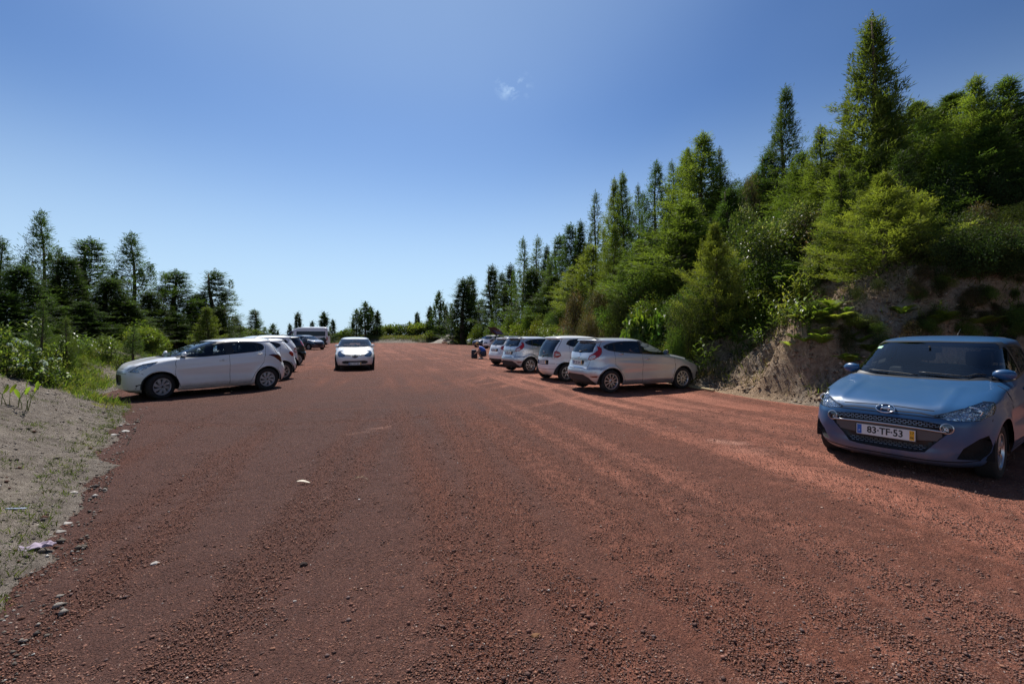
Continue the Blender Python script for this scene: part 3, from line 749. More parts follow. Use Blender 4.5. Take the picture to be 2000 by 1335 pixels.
# compact blue hatchback seen from the front
SPEC['city'] = dict(wb=2.385, R=.295, rim=.192, tw=.185, arch=.345, track=.735, spokes=5, wstyle='tri',
    tab=N45([(.13, 1.76, -1.60, .72, 4.2), (.17, 1.85, -1.64, .77, 4.3), (.22, 1.89, -1.67, .80, 4.4), (.27, 1.90, -1.70, .805, 4.6), (.34, 1.885, -1.71, .82, 5.4), (.45, 1.90, -1.74, .83, 5.4), (.58, 1.905, -1.74, .835, 5.2), (.66, 1.885, -1.72, .835, 5.0), (.72, 1.845, -1.70, .835, 4.8),
             (.76, 1.79, -1.69, .83, 4.9), (.81, 1.63, -1.68, .827, 5.4), (.86, 1.43, -1.67, .82, 5.6), (.91, 1.20, -1.66, .812, 5.8), (.95, .98, -1.66, .80, 5.2), (.985, .82, -1.65, .785, 5.5), (1.04, .72, -1.64, .765, 5.5), (1.12, .58, -1.62, .74, 5),
             (1.24, .37, -1.58, .70, 5), (1.34, .17, -1.52, .665, 5), (1.41, .01, -1.47, .635, 5), (1.435, -.07, -1.50, .61, 5), (1.46, -.18, -1.44, .55, 4.5), (1.485, -.38, -1.2, .42, 4), (1.497, -.6, -1.0, .22, 3), (1.50, -.7, -.85, .06, 2)]),
    front_door=s_((.80, .95), (.84, .62), (.78, .25), (-.16, .24), (-.17, 1.395), (.05, 1.375), (.40, 1.21)),
    rear_door=s_((-.17, .24), (-.72, .25), (-.86, .48), (-1.08, .72), (-1.10, 1.34), (-.8, 1.39), (-.17, 1.395)),
    trim=s_((.84, .975), (.42, 1.21), (.10, 1.36), (-.3, 1.40), (-.8, 1.395), (-1.12, 1.35), (-1.18, 1.12), (-.3, 1.02), (.4, .975)),
    w1=s_((.70, .995), (.40, 1.18), (.08, 1.33), (-.12, 1.365), (-.14, 1.04), (.35, 1.0)), w2=s_((-.22, 1.045), (-.20, 1.37), (-.7, 1.365), (-1.0, 1.33), (-1.05, 1.12)), w3=None,
    screen=(.99, .68, 1.04, .60, 1.41), screen_b=(.975, .72, 1.0, .635, 1.425),
    rearwin=(1.05, .52, 1.08, .50, 1.38), tailgate=r_f((0, 1.42), (.57, 1.39), (.66, 1.05), (.62, .60), (0, .58)),
    hood=[('f', 0, .735), ('f', .40, .72), ('f', .56, .765), ('s', 1.36, .835), ('t', 1.10, .715), ('t', .88, .70), ('t', .86, .60), ('t', .90, 0)],
    head=[('f', .395, .672), ('f', .50, .712), ('f', .60, .758), ('s', 1.44, .822), ('s', 1.34, .812), ('s', 1.37, .765), ('s', 1.47, .70), ('f', .72, .652), ('f', .56, .640), ('f', .45, .655)],
    tail=[('r', .56, .95), ('r', .60, 1.10), ('s', -1.55, 1.12), ('s', -1.45, 1.0), ('s', -1.55, .82), ('r', .60, .80)],
    front=[('slot', 'trim', f_((0, .688), (.30, .694), (.41, .676), (.40, .666), (.29, .682), (0, .674)), 0),
           ('grille', 'trim', f_((0, .618), (.30, .615), (.47, .595), (.545, .545), (.50, .49), (.40, .37), (.335, .285), (.25, .27), (0, .262)), .045),
           ('vent', 'seam', [('f', .565, .25), ('f', .615, .365), ('f', .715, .47), ('s', 1.60, .50), ('s', 1.555, .40), ('s', 1.58, .28), ('f', .70, .24)], .055),
           ('lip', 'seam', f_((0, .205), (.35, .208), (.62, .225), (.70, .24), (.70, .232), (.62, .212), (.35, .196), (0, .192)), 0)],
    bump_f=(.655, 1.30), bump_r=(.60, -1.45), lampmat='refl')
SPEC['hatch'] = dict(wb=2.49, R=.31, rim=.215, tw=.195, arch=.365, track=.76, spokes=10, wstyle='bar',
    tab=N45([(.18, 1.90, -1.66, .75, 4.5), (.25, 2.01, -1.80, .82), (.40, 2.06, -1.87, .85), (.52, 2.07, -1.90, .86), (.62, 2.05, -1.885, .862), (.68, 2.02, -1.84, .86), (.76, 1.94, -1.82, .858), (.84, 1.75, -1.80, .853), (.92, 1.45, -1.79, .845), (.98, 1.15, -1.775, .832), (1.02, .95, -1.76, .818),
             (1.08, .80, -1.735, .795), (1.20, .55, -1.68, .745), (1.32, .28, -1.60, .685), (1.385, .10, -1.54, .65), (1.41, .02, -1.61, .63), (1.44, -.10, -1.60, .585), (1.465, -.25, -1.45, .50), (1.487, -.48, -1.25, .35), (1.495, -.7, -1.0, .1, 3, 3)]),
    front_door=s_((.90, .965), (.94, .62), (.82, .27), (-.215, .25), (-.22, 1.40), (.12, 1.375), (.47, 1.225)),
    rear_door=s_((-.22, .25), (-.78, .26), (-.90, .50), (-1.12, .76), (-1.12, 1.345), (-.7, 1.40), (-.22, 1.40)),
    trim=s_((.95, .99), (.50, 1.225), (.15, 1.36), (-.3, 1.405), (-.85, 1.395), (-1.25, 1.34), (-1.47, 1.24), (-1.25, 1.115), (-.4, 1.045), (.5, .99)),
    w1=s_((.83, 1.01), (.47, 1.20), (.13, 1.335), (-.17, 1.375), (-.19, 1.065), (.4, 1.015)), w2=s_((-.27, 1.07), (-.25, 1.378), (-.7, 1.372), (-1.04, 1.335), (-1.07, 1.13)),
    w3=s_((-1.13, 1.14), (-1.11, 1.325), (-1.25, 1.298), (-1.40, 1.235), (-1.25, 1.155)),
    screen=(1.02, .70, 1.07, .61, 1.40), screen_b=(1.005, .74, 1.03, .645, 1.415),
    rearwin=(1.07, .56, 1.10, .53, 1.345), tailgate=r_f((0, 1.425), (.58, 1.39), (.67, 1.14), (.56, .88), (.50, .64), (0, .62)),
    hood=[('f', 0, .76), ('f', .55, .77), ('s', 1.45, .90), ('t', 1.05, .72), ('t', 1.0, .60), ('t', 1.02, 0)],
    head=[('f', .50, .68), ('f', .60, .76), ('s', 1.45, .90), ('s', 1.35, .86), ('s', 1.55, .76), ('f', .70, .66)],
    tail=[('r', .46, .875), ('r', .50, 1.0), ('r', .60, 1.06), ('r', .655, 1.16), ('s', -1.555, 1.265), ('s', -1.47, 1.22), ('s', -1.49, 1.08), ('s', -1.61, .955), ('r', .66, .90)],
    tail_in=[('r', .50, .90), ('r', .53, .985), ('r', .62, 1.03), ('r', .68, 1.00), ('r', .66, .925)],
    front=[('grille', 'trim', f_((0, .58), (.38, .57), (.48, .45), (.40, .33), (0, .32)), .04), ('vent', 'trim', f_((.58, .32), (.62, .47), (.74, .48), (.74, .34)), .03)],
    rear=[('visor', 'satin', r_f((0, .915), (.38, .91), (.45, .87), (.42, .855), (0, .865)), 0), ('recess', 'matte', r_f((0, .862), (.30, .856), (.31, .745), (0, .735)), .012),
          ('diffuser', 'matte', r_f((0, .475), (.40, .475), (.56, .40), (.64, .30), (.68, .18), (0, .18)), .02), ('reflector', 'darkred', [('r', .60, .44), ('r', .72, .455), ('s', -1.62, .45), ('s', -1.66, .405), ('r', .66, .405)], 0)],
    bump_f=(.655, 1.40), bump_r=(.64, -1.52), plate_r=(-1.845, .80))
SPEC['wedge'] = dict(wb=2.51, R=.315, rim=.205, tw=.19, arch=.365, track=.765, spokes=8, wstyle='blade',
    tab=N45([(.17, 1.78, -1.70, .75, 3.8), (.25, 1.90, -1.84, .83, 3.8), (.40, 1.91, -1.90, .865, 3.8), (.55, 1.915, -1.91, .87, 3.8), (.66, 1.90, -1.89, .868, 3.7), (.75, 1.85, -1.85, .865, 3.8), (.83, 1.77, -1.83, .86, 4), (.90, 1.56, -1.81, .85, 4.5), (.96, 1.30, -1.79, .84), (1.01, 1.05, -1.77, .82),
             (1.07, .88, -1.74, .795), (1.2, .58, -1.66, .735), (1.3, .34, -1.57, .69), (1.375, .12, -1.49, .65), (1.40, .03, -1.53, .63), (1.43, -.10, -1.50, .58), (1.455, -.27, -1.4, .50), (1.475, -.5, -1.2, .35), (1.485, -.75, -.95, .1, 3, 3)]),
    front_door=s_((.93, .95), (.98, .60), (.86, .27), (-.26, .25), (-.265, 1.38), (.1, 1.355), (.5, 1.20)),
    rear_door=s_((-.265, .25), (-.80, .27), (-.90, .50), (-1.15, .80), (-1.25, 1.25), (-1.05, 1.35), (-.7, 1.385), (-.265, 1.38)),
    trim=s_((1.06, .985), (.55, 1.20), (.14, 1.345), (-.3, 1.388), (-.8, 1.385), (-1.08, 1.35), (-1.21, 1.27), (-1.20, 1.17), (-1.08, 1.105), (-.3, 1.045), (.5, .99)),
    w1=s_((.78, 1.01), (.50, 1.17), (.13, 1.315), (-.16, 1.35), (-.18, 1.062), (.4, 1.018)), w2=s_((-.38, 1.065), (-.36, 1.358), (-.8, 1.355), (-1.0, 1.325), (-1.03, 1.115)),
    w3=s_((-1.06, 1.125), (-1.035, 1.31), (-1.12, 1.295), (-1.17, 1.245), (-1.15, 1.175)),
    screen=(1.01, .70, 1.06, .62, 1.385), screen_b=(.995, .74, 1.02, .65, 1.40),
    rearwin=(1.04, .66, 1.08, .57, 1.355), tailgate=r_f((0, 1.41), (.56, 1.38), (.72, 1.04), (.60, .85), (.52, .66), (0, .64)),
    hood=[('f', 0, .74), ('f', .48, .74), ('s', 1.50, .87), ('t', 1.15, .73), ('t', 1.07, .60), ('t', 1.10, 0)],
    head=[('f', .50, .685), ('f', .58, .77), ('s', 1.58, .86), ('s', 1.30, .915), ('s', 1.36, .87), ('s', 1.52, .77), ('s', 1.66, .70), ('f', .68, .655)],
    tail=[('r', .56, .80), ('r', .60, .90), ('s', -1.60, .99), ('s', -1.45, 1.015), ('s', -1.30, 1.0), ('s', -1.45, .94), ('s', -1.64, .80), ('r', .68, .76)],
    front=[('grille', 'trim', f_((0, .60), (.22, .60), (.27, .50), (.20, .36), (0, .34)), .03), ('vent', 'trim', [('f', .62, .27), ('f', .66, .34), ('f', .76, .42), ('s', 1.72, .36), ('s', 1.70, .28)], .03)],
    rear=[('recess', 'seam', r_f((0, .72), (.30, .715), (.31, .60), (0, .595)), .02), ('diffuser', 'matte', r_f((0, .34), (.45, .34), (.55, .20), (0, .18)), .02)],
    bump_f=(.64, 1.42), bump_r=(.62, -1.55), plate_r=(-1.875, .66))
SPEC['round'] = dict(SPEC['wedge'], wb=2.59, spokes=7, wstyle='bar',
    tab=N45([(.17, 1.90, -1.70, .74, 3.8), (.25, 2.03, -1.84, .82, 3.8), (.40, 2.09, -1.90, .855, 3.8), (.52, 2.10, -1.92, .862, 3.7), (.62, 2.07, -1.90, .86, 3.5), (.70, 2.00, -1.87, .858, 3.4), (.78, 1.82, -1.85, .85, 3.6), (.86, 1.58, -1.83, .842, 4), (.93, 1.32, -1.81, .832, 4.4), (.99, 1.08, -1.78, .812),
             (1.05, .92, -1.75, .788), (1.17, .62, -1.66, .728), (1.27, .38, -1.57, .68), (1.345, .14, -1.49, .64), (1.37, .05, -1.53, .62), (1.40, -.08, -1.50, .57), (1.425, -.27, -1.4, .49), (1.442, -.5, -1.2, .34), (1.45, -.75, -.95, .1, 3, 3)]),
    screen=(1.00, .69, 1.04, .60, 1.355), screen_b=(.985, .73, 1.0, .635, 1.37),
    head=[('f', .37, .685), ('f', .50, .73), ('f', .60, .80), ('s', 1.50, .87), ('s', 1.42, .84), ('s', 1.52, .74), ('s', 1.66, .66), ('f', .66, .60), ('f', .50, .60), ('f', .41, .635)],
    front=[('grille', 'trim', f_((0, .43), (.40, .44), (.52, .41), (.54, .36), (.46, .31), (0, .285)), .04), ('slot', 'trim', f_((0, .685), (.13, .685), (.37, .695), (.39, .655), (.15, .64), (.10, .575), (0, .545)), .006), ('lip', 'matte', f_((0, .235), (.5, .235), (.66, .25), (.70, .17), (0, .17)), 0)],
    tail=[('r', .50, .86), ('r', .52, .98), ('r', .62, 1.0), ('s', -1.55, .99), ('s', -1.50, .93), ('s', -1.62, .82), ('r', .64, .80)],
    rear=[('recess', 'matte', r_f((0, .86), (.31, .855), (.31, .735), (0, .73)), .015), ('diffuser', 'matte', r_f((0, .36), (.60, .36), (.70, .30), (.70, .17), (0, .17)), .01)],
    rearwin=(1.03, .58, 1.06, .53, 1.325), trim=s_((1.06, .975), (.55, 1.18), (.14, 1.32), (-.3, 1.358), (-.8, 1.352), (-1.12, 1.31), (-1.30, 1.22), (-1.08, 1.09), (-.3, 1.035), (.5, .98)),
    w1=s_((.84, .995), (.50, 1.155), (.13, 1.288), (-.22, 1.325), (-.24, 1.05), (.4, 1.008)), w2=s_((-.30, 1.055), (-.28, 1.328), (-.8, 1.322), (-1.06, 1.29), (-1.09, 1.11)), w3=None,
    hood=[('f', 0, .715), ('f', .36, .71), ('f', .56, .80), ('s', 1.36, .875), ('t', 1.15, .72), ('t', 1.08, .60), ('t', 1.12, 0)], plate_r=(-1.895, .795), bump_r=(.60, -1.55))
SPEC['mini'] = dict(wb=2.49, R=.30, rim=.20, tw=.19, arch=.35, track=.73, spokes=6, wstyle='bar',
    tab=N45([(.18, 1.68, -1.60, .72, 4.3, 3.6), (.26, 1.77, -1.70, .79, 4.3, 3.6), (.40, 1.81, -1.775, .812, 4.3, 3.6), (.52, 1.81, -1.79, .82, 4.3, 3.6), (.70, 1.78, -1.775, .822, 4, 3.6), (.82, 1.68, -1.75, .82, 4, 3.8), (.92, 1.48, -1.72, .812, 4.5, 4), (1.0, 1.25, -1.69, .80, 4.5, 4.2), (1.05, 1.08, -1.67, .785, 5, 4.2),
             (1.15, .88, -1.62, .75, 5, 4.2), (1.3, .58, -1.53, .685, 5, 4.2), (1.42, .28, -1.45, .635, 5, 4.2), (1.455, .17, -1.50, .615, 5, 4.2), (1.49, .02, -1.48, .57, 5, 4), (1.525, -.25, -1.25, .43, 4, 4), (1.547, -.5, -1.0, .22, 3, 3), (1.552, -.65, -.85, .08, 3, 3)]),
    front_door=s_((1.0, .98), (1.0, .62), (.88, .27), (-.15, .25), (-.16, 1.44), (.2, 1.42), (.60, 1.27)),
    rear_door=s_((-.16, .25), (-.75, .26), (-.92, .50), (-1.12, .76), (-1.12, 1.38), (-.7, 1.44), (-.16, 1.44)),
    trim=s_((1.08, 1.0), (.62, 1.27), (.25, 1.41), (-.2, 1.45), (-.8, 1.44), (-1.12, 1.39), (-1.25, 1.20), (-.3, 1.07), (.5, 1.0)),
    w1=s_((.92, 1.02), (.60, 1.24), (.24, 1.375), (-.10, 1.415), (-.12, 1.075), (.4, 1.03)), w2=s_((-.20, 1.08), (-.18, 1.418), (-.8, 1.408), (-1.04, 1.36), (-1.1, 1.19)), w3=None,
    screen=(1.06, .68, 1.11, .61, 1.43), screen_b=(1.045, .72, 1.07, .64, 1.445),
    rearwin=(.80, .53, .80, .53, 1.40), tailgate=r_f((0, 1.46), (.56, 1.44), (.60, 1.1), (.585, .77), (0, .765)),
    hood=[('f', 0, .80), ('f', .55, .80), ('s', 1.3, .95), ('t', 1.15, .70), ('t', 1.12, 0)],
    head=[('f', .45, .66), ('f', .55, .80), ('f', .68, .78), ('f', .68, .64)],
    tail=[('r', .545, .82), ('r', .555, 1.0), ('r', .60, 1.03), ('r', .68, .985), ('r', .70, .86), ('r', .64, .80)], tail_in=[('r', .60, .875), ('r', .60, .925), ('r', .685, .925), ('r', .685, .88)],
    front=[('grille', 'trim', f_((0, .45), (.4, .45), (.4, .35), (0, .35)), .03)],
    rear=[('recess', 'seam', r_f((0, .715), (.39, .71), (.39, .56), (0, .555)), .012), ('seamline', 'seam', r_f((0, .40), (.66, .415), (.66, .405), (0, .39)), 0), ('reflector', 'darkred', r_f((.60, .40), (.70, .41), (.70, .38), (.61, .37)), 0)],
    bump_f=(.60, 1.30), bump_r=(.60, -1.48), plate_r=(-1.775, .635), glass_r='glassdark')
SPEC['van'] = dict(wb=3.65, R=.35, rim=.21, tw=.22, arch=.42, track=.86, spokes=6, wstyle='cover',
    tab=N45([(.30, 2.55, -2.75, .90), (.42, 2.72, -2.88, .95), (.60, 2.76, -2.90, .975), (.85, 2.74, -2.90, .98), (1.02, 2.66, -2.90, .98), (1.14, 2.45, -2.895, .98), (1.24, 2.20, -2.89, .975), (1.30, 2.02, -2.885, .965), (1.55, 1.85, -2.86, .94), (1.85, 1.62, -2.83, .90), (2.05, 1.42, -2.81, .87), (2.22, 1.12, -2.79, .84), (2.38, .72, -2.77, .80), (2.44, .50, -2.74, .75), (2.49, .1, -2.6, .6), (2.53, -.5, -2.2, .3), (2.54, -1, -1.6, .1, 3, 3)], 7, 8),
    front_door=s_((1.75, 1.3), (1.60, .8), (1.45, .36), (.95, .36), (.95, 2.0), (1.35, 2.0)), rear_door=s_((.85, .36), (-.4, .36), (-.4, 2.05), (.85, 2.05)),
    trim=None, w1=s_((1.70, 1.36), (1.42, 1.92), (1.02, 1.96), (1.0, 1.36)), w2=s_((.72, 1.38), (.72, 1.98), (-2.60, 1.98), (-2.62, 1.38)), w3=None,
    screen=(1.36, .84, 1.40, .78, 2.02), screen_b=(1.34, .88, 1.38, .81, 2.06), rearwin=(1.40, .70, 1.40, .66, 1.95), tailgate=r_f((0, 2.2), (.76, 2.2), (.9, .6), (0, .6)),
    hood=[('f', 0, 1.05), ('f', .6, 1.05), ('s', 2.3, 1.15), ('t', 2.1, .7, .9), ('t', 2.08, 0, .9)], head=[('f', .6, .85), ('f', .62, 1.0), ('f', .88, 1.0), ('f', .88, .84)],
    tail=[('r', .86, .9), ('r', .86, 1.3), ('s', -2.84, 1.3), ('s', -2.84, .9)], front=[('grille', 'trim', f_((0, .9), (.5, .9), (.5, .7), (0, .7)), .02)],
    rear=[], bump_f=(.62, 2.35), bump_r=(.62, -2.2), plate_r=(-2.91, .75), lower='trim')
_skin_cache = {}
def skin(kind, step):
    if kind in _skin_cache: return _skin_cache[kind]
    sp = SPEC[kind]; hx = sp['wb'] / 2
    sf = Surf(sp['tab'], flare=((hx, sp['arch'], .020), (-hx, sp['arch'], .022)), disp=disp_gen() if kind != 'van' else None)
    z0 = sf.z0; R = []; zc = sp['R']
    zf, xf = sp['bump_f']; zr, xr = sp['bump_r']
    R.append(('front_bumper', .5, [('f', 0, zf), ('f', .6, zf), ('s', xf + .2, zf), ('s', hx + .1, zf - .02), ('s', hx + .1, z0), ('f', .5, z0), ('f', 0, z0)]))
    R.append(('rear_bumper', .5, [('r', 0, zr), ('r', .6, zr), ('s', xr, zr), ('s', -hx - .1, zr - .02), ('s', -hx - .1, z0), ('r', .5, z0), ('r', 0, z0)]))
    R.append(('hood', 1, sp['hood'])); R.append(('tailgate', 1, sp['tailgate']))
    R.append(('front_door', 1, sp['front_door'])); R.append(('rear_door', 1, sp['rear_door']))
    if sp['trim']: R.append(('trim', 2, smooth_poly(sp['trim'])))
    R.append(('window_front', 3, sp['w1'])); R.append(('window_rear', 3, sp['w2']))
    if sp['w3']: R.append(('window_quarter', 3, sp['w3']))
    a, b, c, d, e = sp['screen_b']; R.append(('trim', 2, f_((0, a), (b * .6, a + .004), (b, c), ((b + d) / 2, (c + e) / 2), (d, e - .03), (d - .04, e), (0, e + .008))))
    a, b, c, d, e = sp['screen']; R.append(('windshield', 3, f_((0, a), (b * .6, a + .006), (b, c), ((b + d) / 2, (c + e) / 2), (d, e - .03), (d - .04, e), (0, e + .008))))
    a, b, c, d, e = sp['rearwin']; R.append(('rear_window', 3, r_f((0, a), (b * .8, a + .01), (b, c), ((b + d) / 2, (c + e) / 2), (d, e - .03), (d - .05, e), (0, e + .008))))
    R.append(('head', 4, smooth_poly(sp['head'], 1))); R.append(('tail', 4, smooth_poly(sp['tail'], 1)))
    if sp.get('tail_in'): R.append(('tail_in', 5, smooth_poly(sp['tail_in'], 1)))
    for nm, mt, poly, dish in sp['front'] + sp.get('rear', []): R.append((nm, 4.2, poly))
    if kind == 'van': R.append(('lowerband', .8, s_((1.1, .30), (1.1, .62), (-1.0, .80), (-1.6, .98), (-2.80, 1.0), (-2.80, .30)))); R.append(('decal', .9, s_((.2, .86), (.1, 1.10), (-.9, 1.12), (-.7, .9)))); R.append(('decal2', .9, s_((-1.1, .95), (-1.2, 1.12), (-2.1, 1.16), (-2.5, 1.3), (-2.7, 1.0))))
    for x in (hx, -hx): R.append(('arch', 9, arc_hole(x, sp['arch'], zc, z0)))
    fd, rd = sp['front_door'], sp['rear_door']
    tg = [p for p in sp['tailgate'] if True]
    seams = [(fd[0:4], 1.5), (rd[0:5], 1.5), ([fd[3], ('s', fd[3][1], 1.03)], 1.5), (tg, 1.5), ([('f', 0, zf), ('f', .45, zf)], 1.2), ([('r', 0, zr), ('r', .6, zr), ], 1.2), ([('s', xr, zr), ('s', -hx - .33, zr - .02)], 1.2), ([('s', hx + .33, zf - .02), ('s', xf + .2, zf)], 1.2),
             (sp['hood'][0:2], 1.5)]
    seams.append((sp['head'] + sp['head'][:1], 3.95)); seams.append((sp['tail'] + sp['tail'][:1], 3.95))
    if sp['hood'][-1][0] == 't': seams.append((f_((0, sp['hood'][0][2]), (sp['hood'][1][1], sp['hood'][1][2])), 1.5))
    P, N, tri, lab = build_skin(sf, R, step, seams)
    _skin_cache[kind] = (sf, P, N, tri, lab); return _skin_cache[kind]

def make_car(kind, color, name, label, cat, loc, yaw, group=None, step=.045, steer=0, plate_f=None, plate_r=None, detail=True, hatch_open=False, wheel=None, sunk=0, mirror_col=None):
    sp = dict(SPEC[kind])
    if wheel: sp.update(wheel)
    sf, P, N, tri, lab = skin(kind, step); mc = M[color]; hx = sp['wb'] / 2
    root = empty(name, (loc[0], loc[1], -sunk), yaw, label, cat, group)
    def sel(*n): return np.isin(lab, n)
    fm = {q[0]: (q[1], q[3]) for q in sp['front'] + sp.get('rear', [])}
    solid = {'seam': 1, 'trim': 2}
    def piece(nm, labs, parent=root, mats=None, mirror='both', **kw):
        m = sel(*labs)
        if not m.any(): return None
        return link(nm, piece_mesh(nm, P, N, tri[m], mirror=mirror, mats=mats, **kw), parent)
    # the painted shell with black panel gaps and black pillars
    m = sel('body', 'seam', 'trim', *[k for k, v in fm.items() if v[1] == 0 and k in ('slot', 'lip', 'visor', 'seamline')], 'lowerband', 'decal', 'decal2')
    mats = [mc, M['seam'], M['trim'], M['matte'], M['satin'], M['decalred'], M['decalgreen']]
    mi = np.zeros(len(tri), int); mi[lab == 'seam'] = 1; mi[lab == 'trim'] = 2; mi[lab == 'lowerband'] = 2; mi[lab == 'decal'] = 5; mi[lab == 'decal2'] = 6
    for k, (mt, ds) in fm.items(): mi[lab == k] = {'trim': 2, 'seam': 1, 'matte': 3, 'satin': 4}.get(mt, 2)
    link('body', piece_mesh('body', P, N, tri[m], mats=mats, mi=mi[m]), root)
    ing = ~sel('window_front', 'window_rear', 'window_quarter', 'windshield', 'rear_window', 'arch')
    link('cabin_lining', piece_mesh('cabin_lining', P, N, tri[ing], off=-.07, mats=[M['cloth']], inner=True), root)
    piece('front_bumper', ['front_bumper'], mats=[mc]); piece('rear_bumper', ['rear_bumper'], mats=[mc]); piece('hood', ['hood'], mats=[mc])
    tg = piece('tailgate', ['tailgate'], mats=[mc]); gr = M[sp.get('glass_r', 'glass')]
    rw = piece('rear_window', ['rear_window'], parent=tg, mats=[gr], off=-.004)
    piece('windshield', ['windshield'], mats=[M['glass']], off=-.003)
    gside = M['glass'] if kind in ('city', 'wedge') else M['glassdark'] if kind != 'van' else M['vanglass']
    for sd, sg in (('L', 1), ('R', -1)):
        d1 = piece('door', ['front_door'], mats=[mc], mirror=sd); d2 = piece('door', ['rear_door'], mats=[mc], mirror=sd)
        piece('door_window', ['window_front'], d1, [M['glass']], sd, off=-.004); piece('door_window', ['window_rear'], d2, [gside], sd, off=-.004)
        if sp['w3']: piece('quarter_window', ['window_quarter'], root, [gside], sd, off=-.004)
        # lamps: clear cover over a bowl
        h = piece('headlight', ['head'], root, [M['lens']], sd)
        piece('reflector_bowl', ['head'], h, [M['refl']], sd, dish=.055, off=-.006)
        piece('taillight', ['tail'], root, [M['redlens'] if kind != 'wedge' else M['darkred']], sd)
        piece('reversing_lamp', ['tail_in'], root, [M['clearlens']], sd)
        if detail:
            for dx, dz, dd in ((fd_handle(sp, 1), None, d1), (fd_handle(sp, 0), None, d2)):
                x, z = dx; ph = sf.S(x, z)[0]; y = float(sf.pos(ph, z)[1])
                bm = bmesh.new(); tube(bm, [(x - .085, y - .004, z + .002), (x - .07, y + .022, z + .004), (x, y + .030, z), (x + .07, y + .022, z - .004), (x + .085, y - .004, z - .006)], .012, 8)
                ellip(bm, (x, y - .006, z - .004), (.055, .012, .026), 12, 1)
                if sg < 0:
                    for v in bm.verts: v.co.y *= -1
                link('door_handle', bm_mesh('door_handle', bm, True, [M['chrome'] if kind == 'hatch' else mc, M['seam']]), dd)
        # mirror
        mxx = {'city': .62, 'van': 1.72}.get(kind, .78); mz = {'van': 1.45}.get(kind, sp['w1'][0][2] + .055); ph = sf.S(mxx, mz)[0]; my = float(sf.pos(ph, mz)[1])
        bm = bmesh.new(); ellip(bm, (mxx - .02, my + .115, mz + .01), (.055, .10, .062), 20, 0, Matrix.Rotation(.2, 3, 'Z')); 
        for v in bm.verts:
            if v.co.x < mxx - .042: v.co.x = mxx - .042
        bbox(bm, mxx - .02, mxx + .03, my - .04, my + .07, mz - .06, mz - .025, .01, 1)
        bbox(bm, mxx - .050, mxx - .045, my + .035, my + .195, mz - .040, mz + .055, 0, 2)
        if sg < 0:
            for v in bm.verts: v.co.y *= -1
        link('door_mirror', bm_mesh('door_mirror', bm, True, [M[mirror_col] if mirror_col else mc, M['trim'], M['chrome']], 60), d1)
        for part in ('vent', 'reflector'):
            if part in fm: piece({'vent': 'corner_vent', 'reflector': 'rear_reflector'}[part], [part], root, [M[fm[part][0]]], sd, dish=fm[part][1])
    for part, nmn in (('grille', 'grille'), ('recess', 'plate_recess'), ('diffuser', 'rear_diffuser')):
        if part in fm: piece(nmn, [part], tg if part == 'recess' and kind != 'wedge' else root, [M[fm[part][0]]], 'both', dish=fm[part][1])
    if 'slot' in fm and fm['slot'][1]: piece('upper_grille', ['slot'], root, [M['trim']], 'both', dish=fm['slot'][1])
    if 'lip' in fm and fm['lip'][0] == 'matte': pass
    # wheels: root, tyre, rim
    ty, rm = wheel_meshes(sp['R'], sp['rim'], sp['tw'], sp['spokes'], sp['wstyle'])
    for x in (hx, -hx):
        for sg in (1, -1):
            w_ = empty('wheel', (x, sg * (sp['track'] - .03), sp['R'] - .012), 0 if sg > 0 else math.pi); w_.parent = root
            if x > 0: w_.rotation_euler.z += steer
            link_(('tyre', ty), w_); link_(('rim', rm), w_)
    # dark underside and wheel wells
    bm = bmesh.new(); bbox(bm, sf.c[1].min() + .25, sf.c[0].max() - .25, -.55, .55, .19 if kind != 'van' else .35, .32 if kind != 'van' else .5, .02)
    for x in (hx, -hx):
        n = 18; zc = sp['R']; A = [(x + (sp['arch'] + .02) * math.cos(a), zc + (sp['arch'] + .02) * math.sin(a)) for a in [math.pi * i / n for i in range(-1, n + 2)]]
        for sg in (1, -1):
            yo = float(sf.prof(.45)[2]) - .03
            r1 = [bm.verts.new((p, sg * .5, q)) for p, q in A]; r2 = [bm.verts.new((p, sg * yo, q)) for p, q in A]
            for i in range(len(A) - 1): bm.faces.new((r1[i], r1[i + 1], r2[i + 1], r2[i]))
            bm.faces.new(r1)
    link('underbody', bm_mesh('underbody', bm, False, [M['seam']]), root)
    if detail:
        zb = sp['w1'][0][2]; xs0 = sp['w1'][0][1]
        sm = seat_mesh(); 
        for x, y in ((.02, .36), (.02, -.36)):
            s = link('seat', sm if not sm.users else sm, root); s.location = (x, y, zb - .58)
        s = link('seat', seat_mesh(1.2), root); s.location = (-.78, 0, zb - .57)
        bm = bmesh.new(); bbox(bm, xs0 - .30, xs0 + .16, -.66, .66, zb - .30, zb - .045, .05)
        ellip(bm, (xs0 - .20, .36, zb - .05), (.14, .20, .05), 16)
        link('dashboard', bm_mesh('dashboard', bm, True, [M['dash']], 40), root)
        bm = bmesh.new(); n = 28; Rr = .185; rot = Matrix.Rotation(math.radians(-62), 3, 'Y')
        pts = [rot @ Vector((Rr * math.cos(2 * math.pi * i / n), Rr * math.sin(2 * math.pi * i / n), 0)) for i in range(n + 1)]; tube(bm, pts, .016, 8, cap=False)
        for a in (0, math.pi, -math.pi / 2): tube(bm, [(0, 0, 0), rot @ Vector((Rr * math.sin(a), Rr * math.cos(a), 0))], .018, 6)
        ellip(bm, (0, 0, 0), (.05, .06, .05), 12)
        sw = link('steering_wheel', bm_mesh('steering_wheel', bm, True, [M['dash']]), root); sw.location = (xs0 - .40, .36, zb - .03)
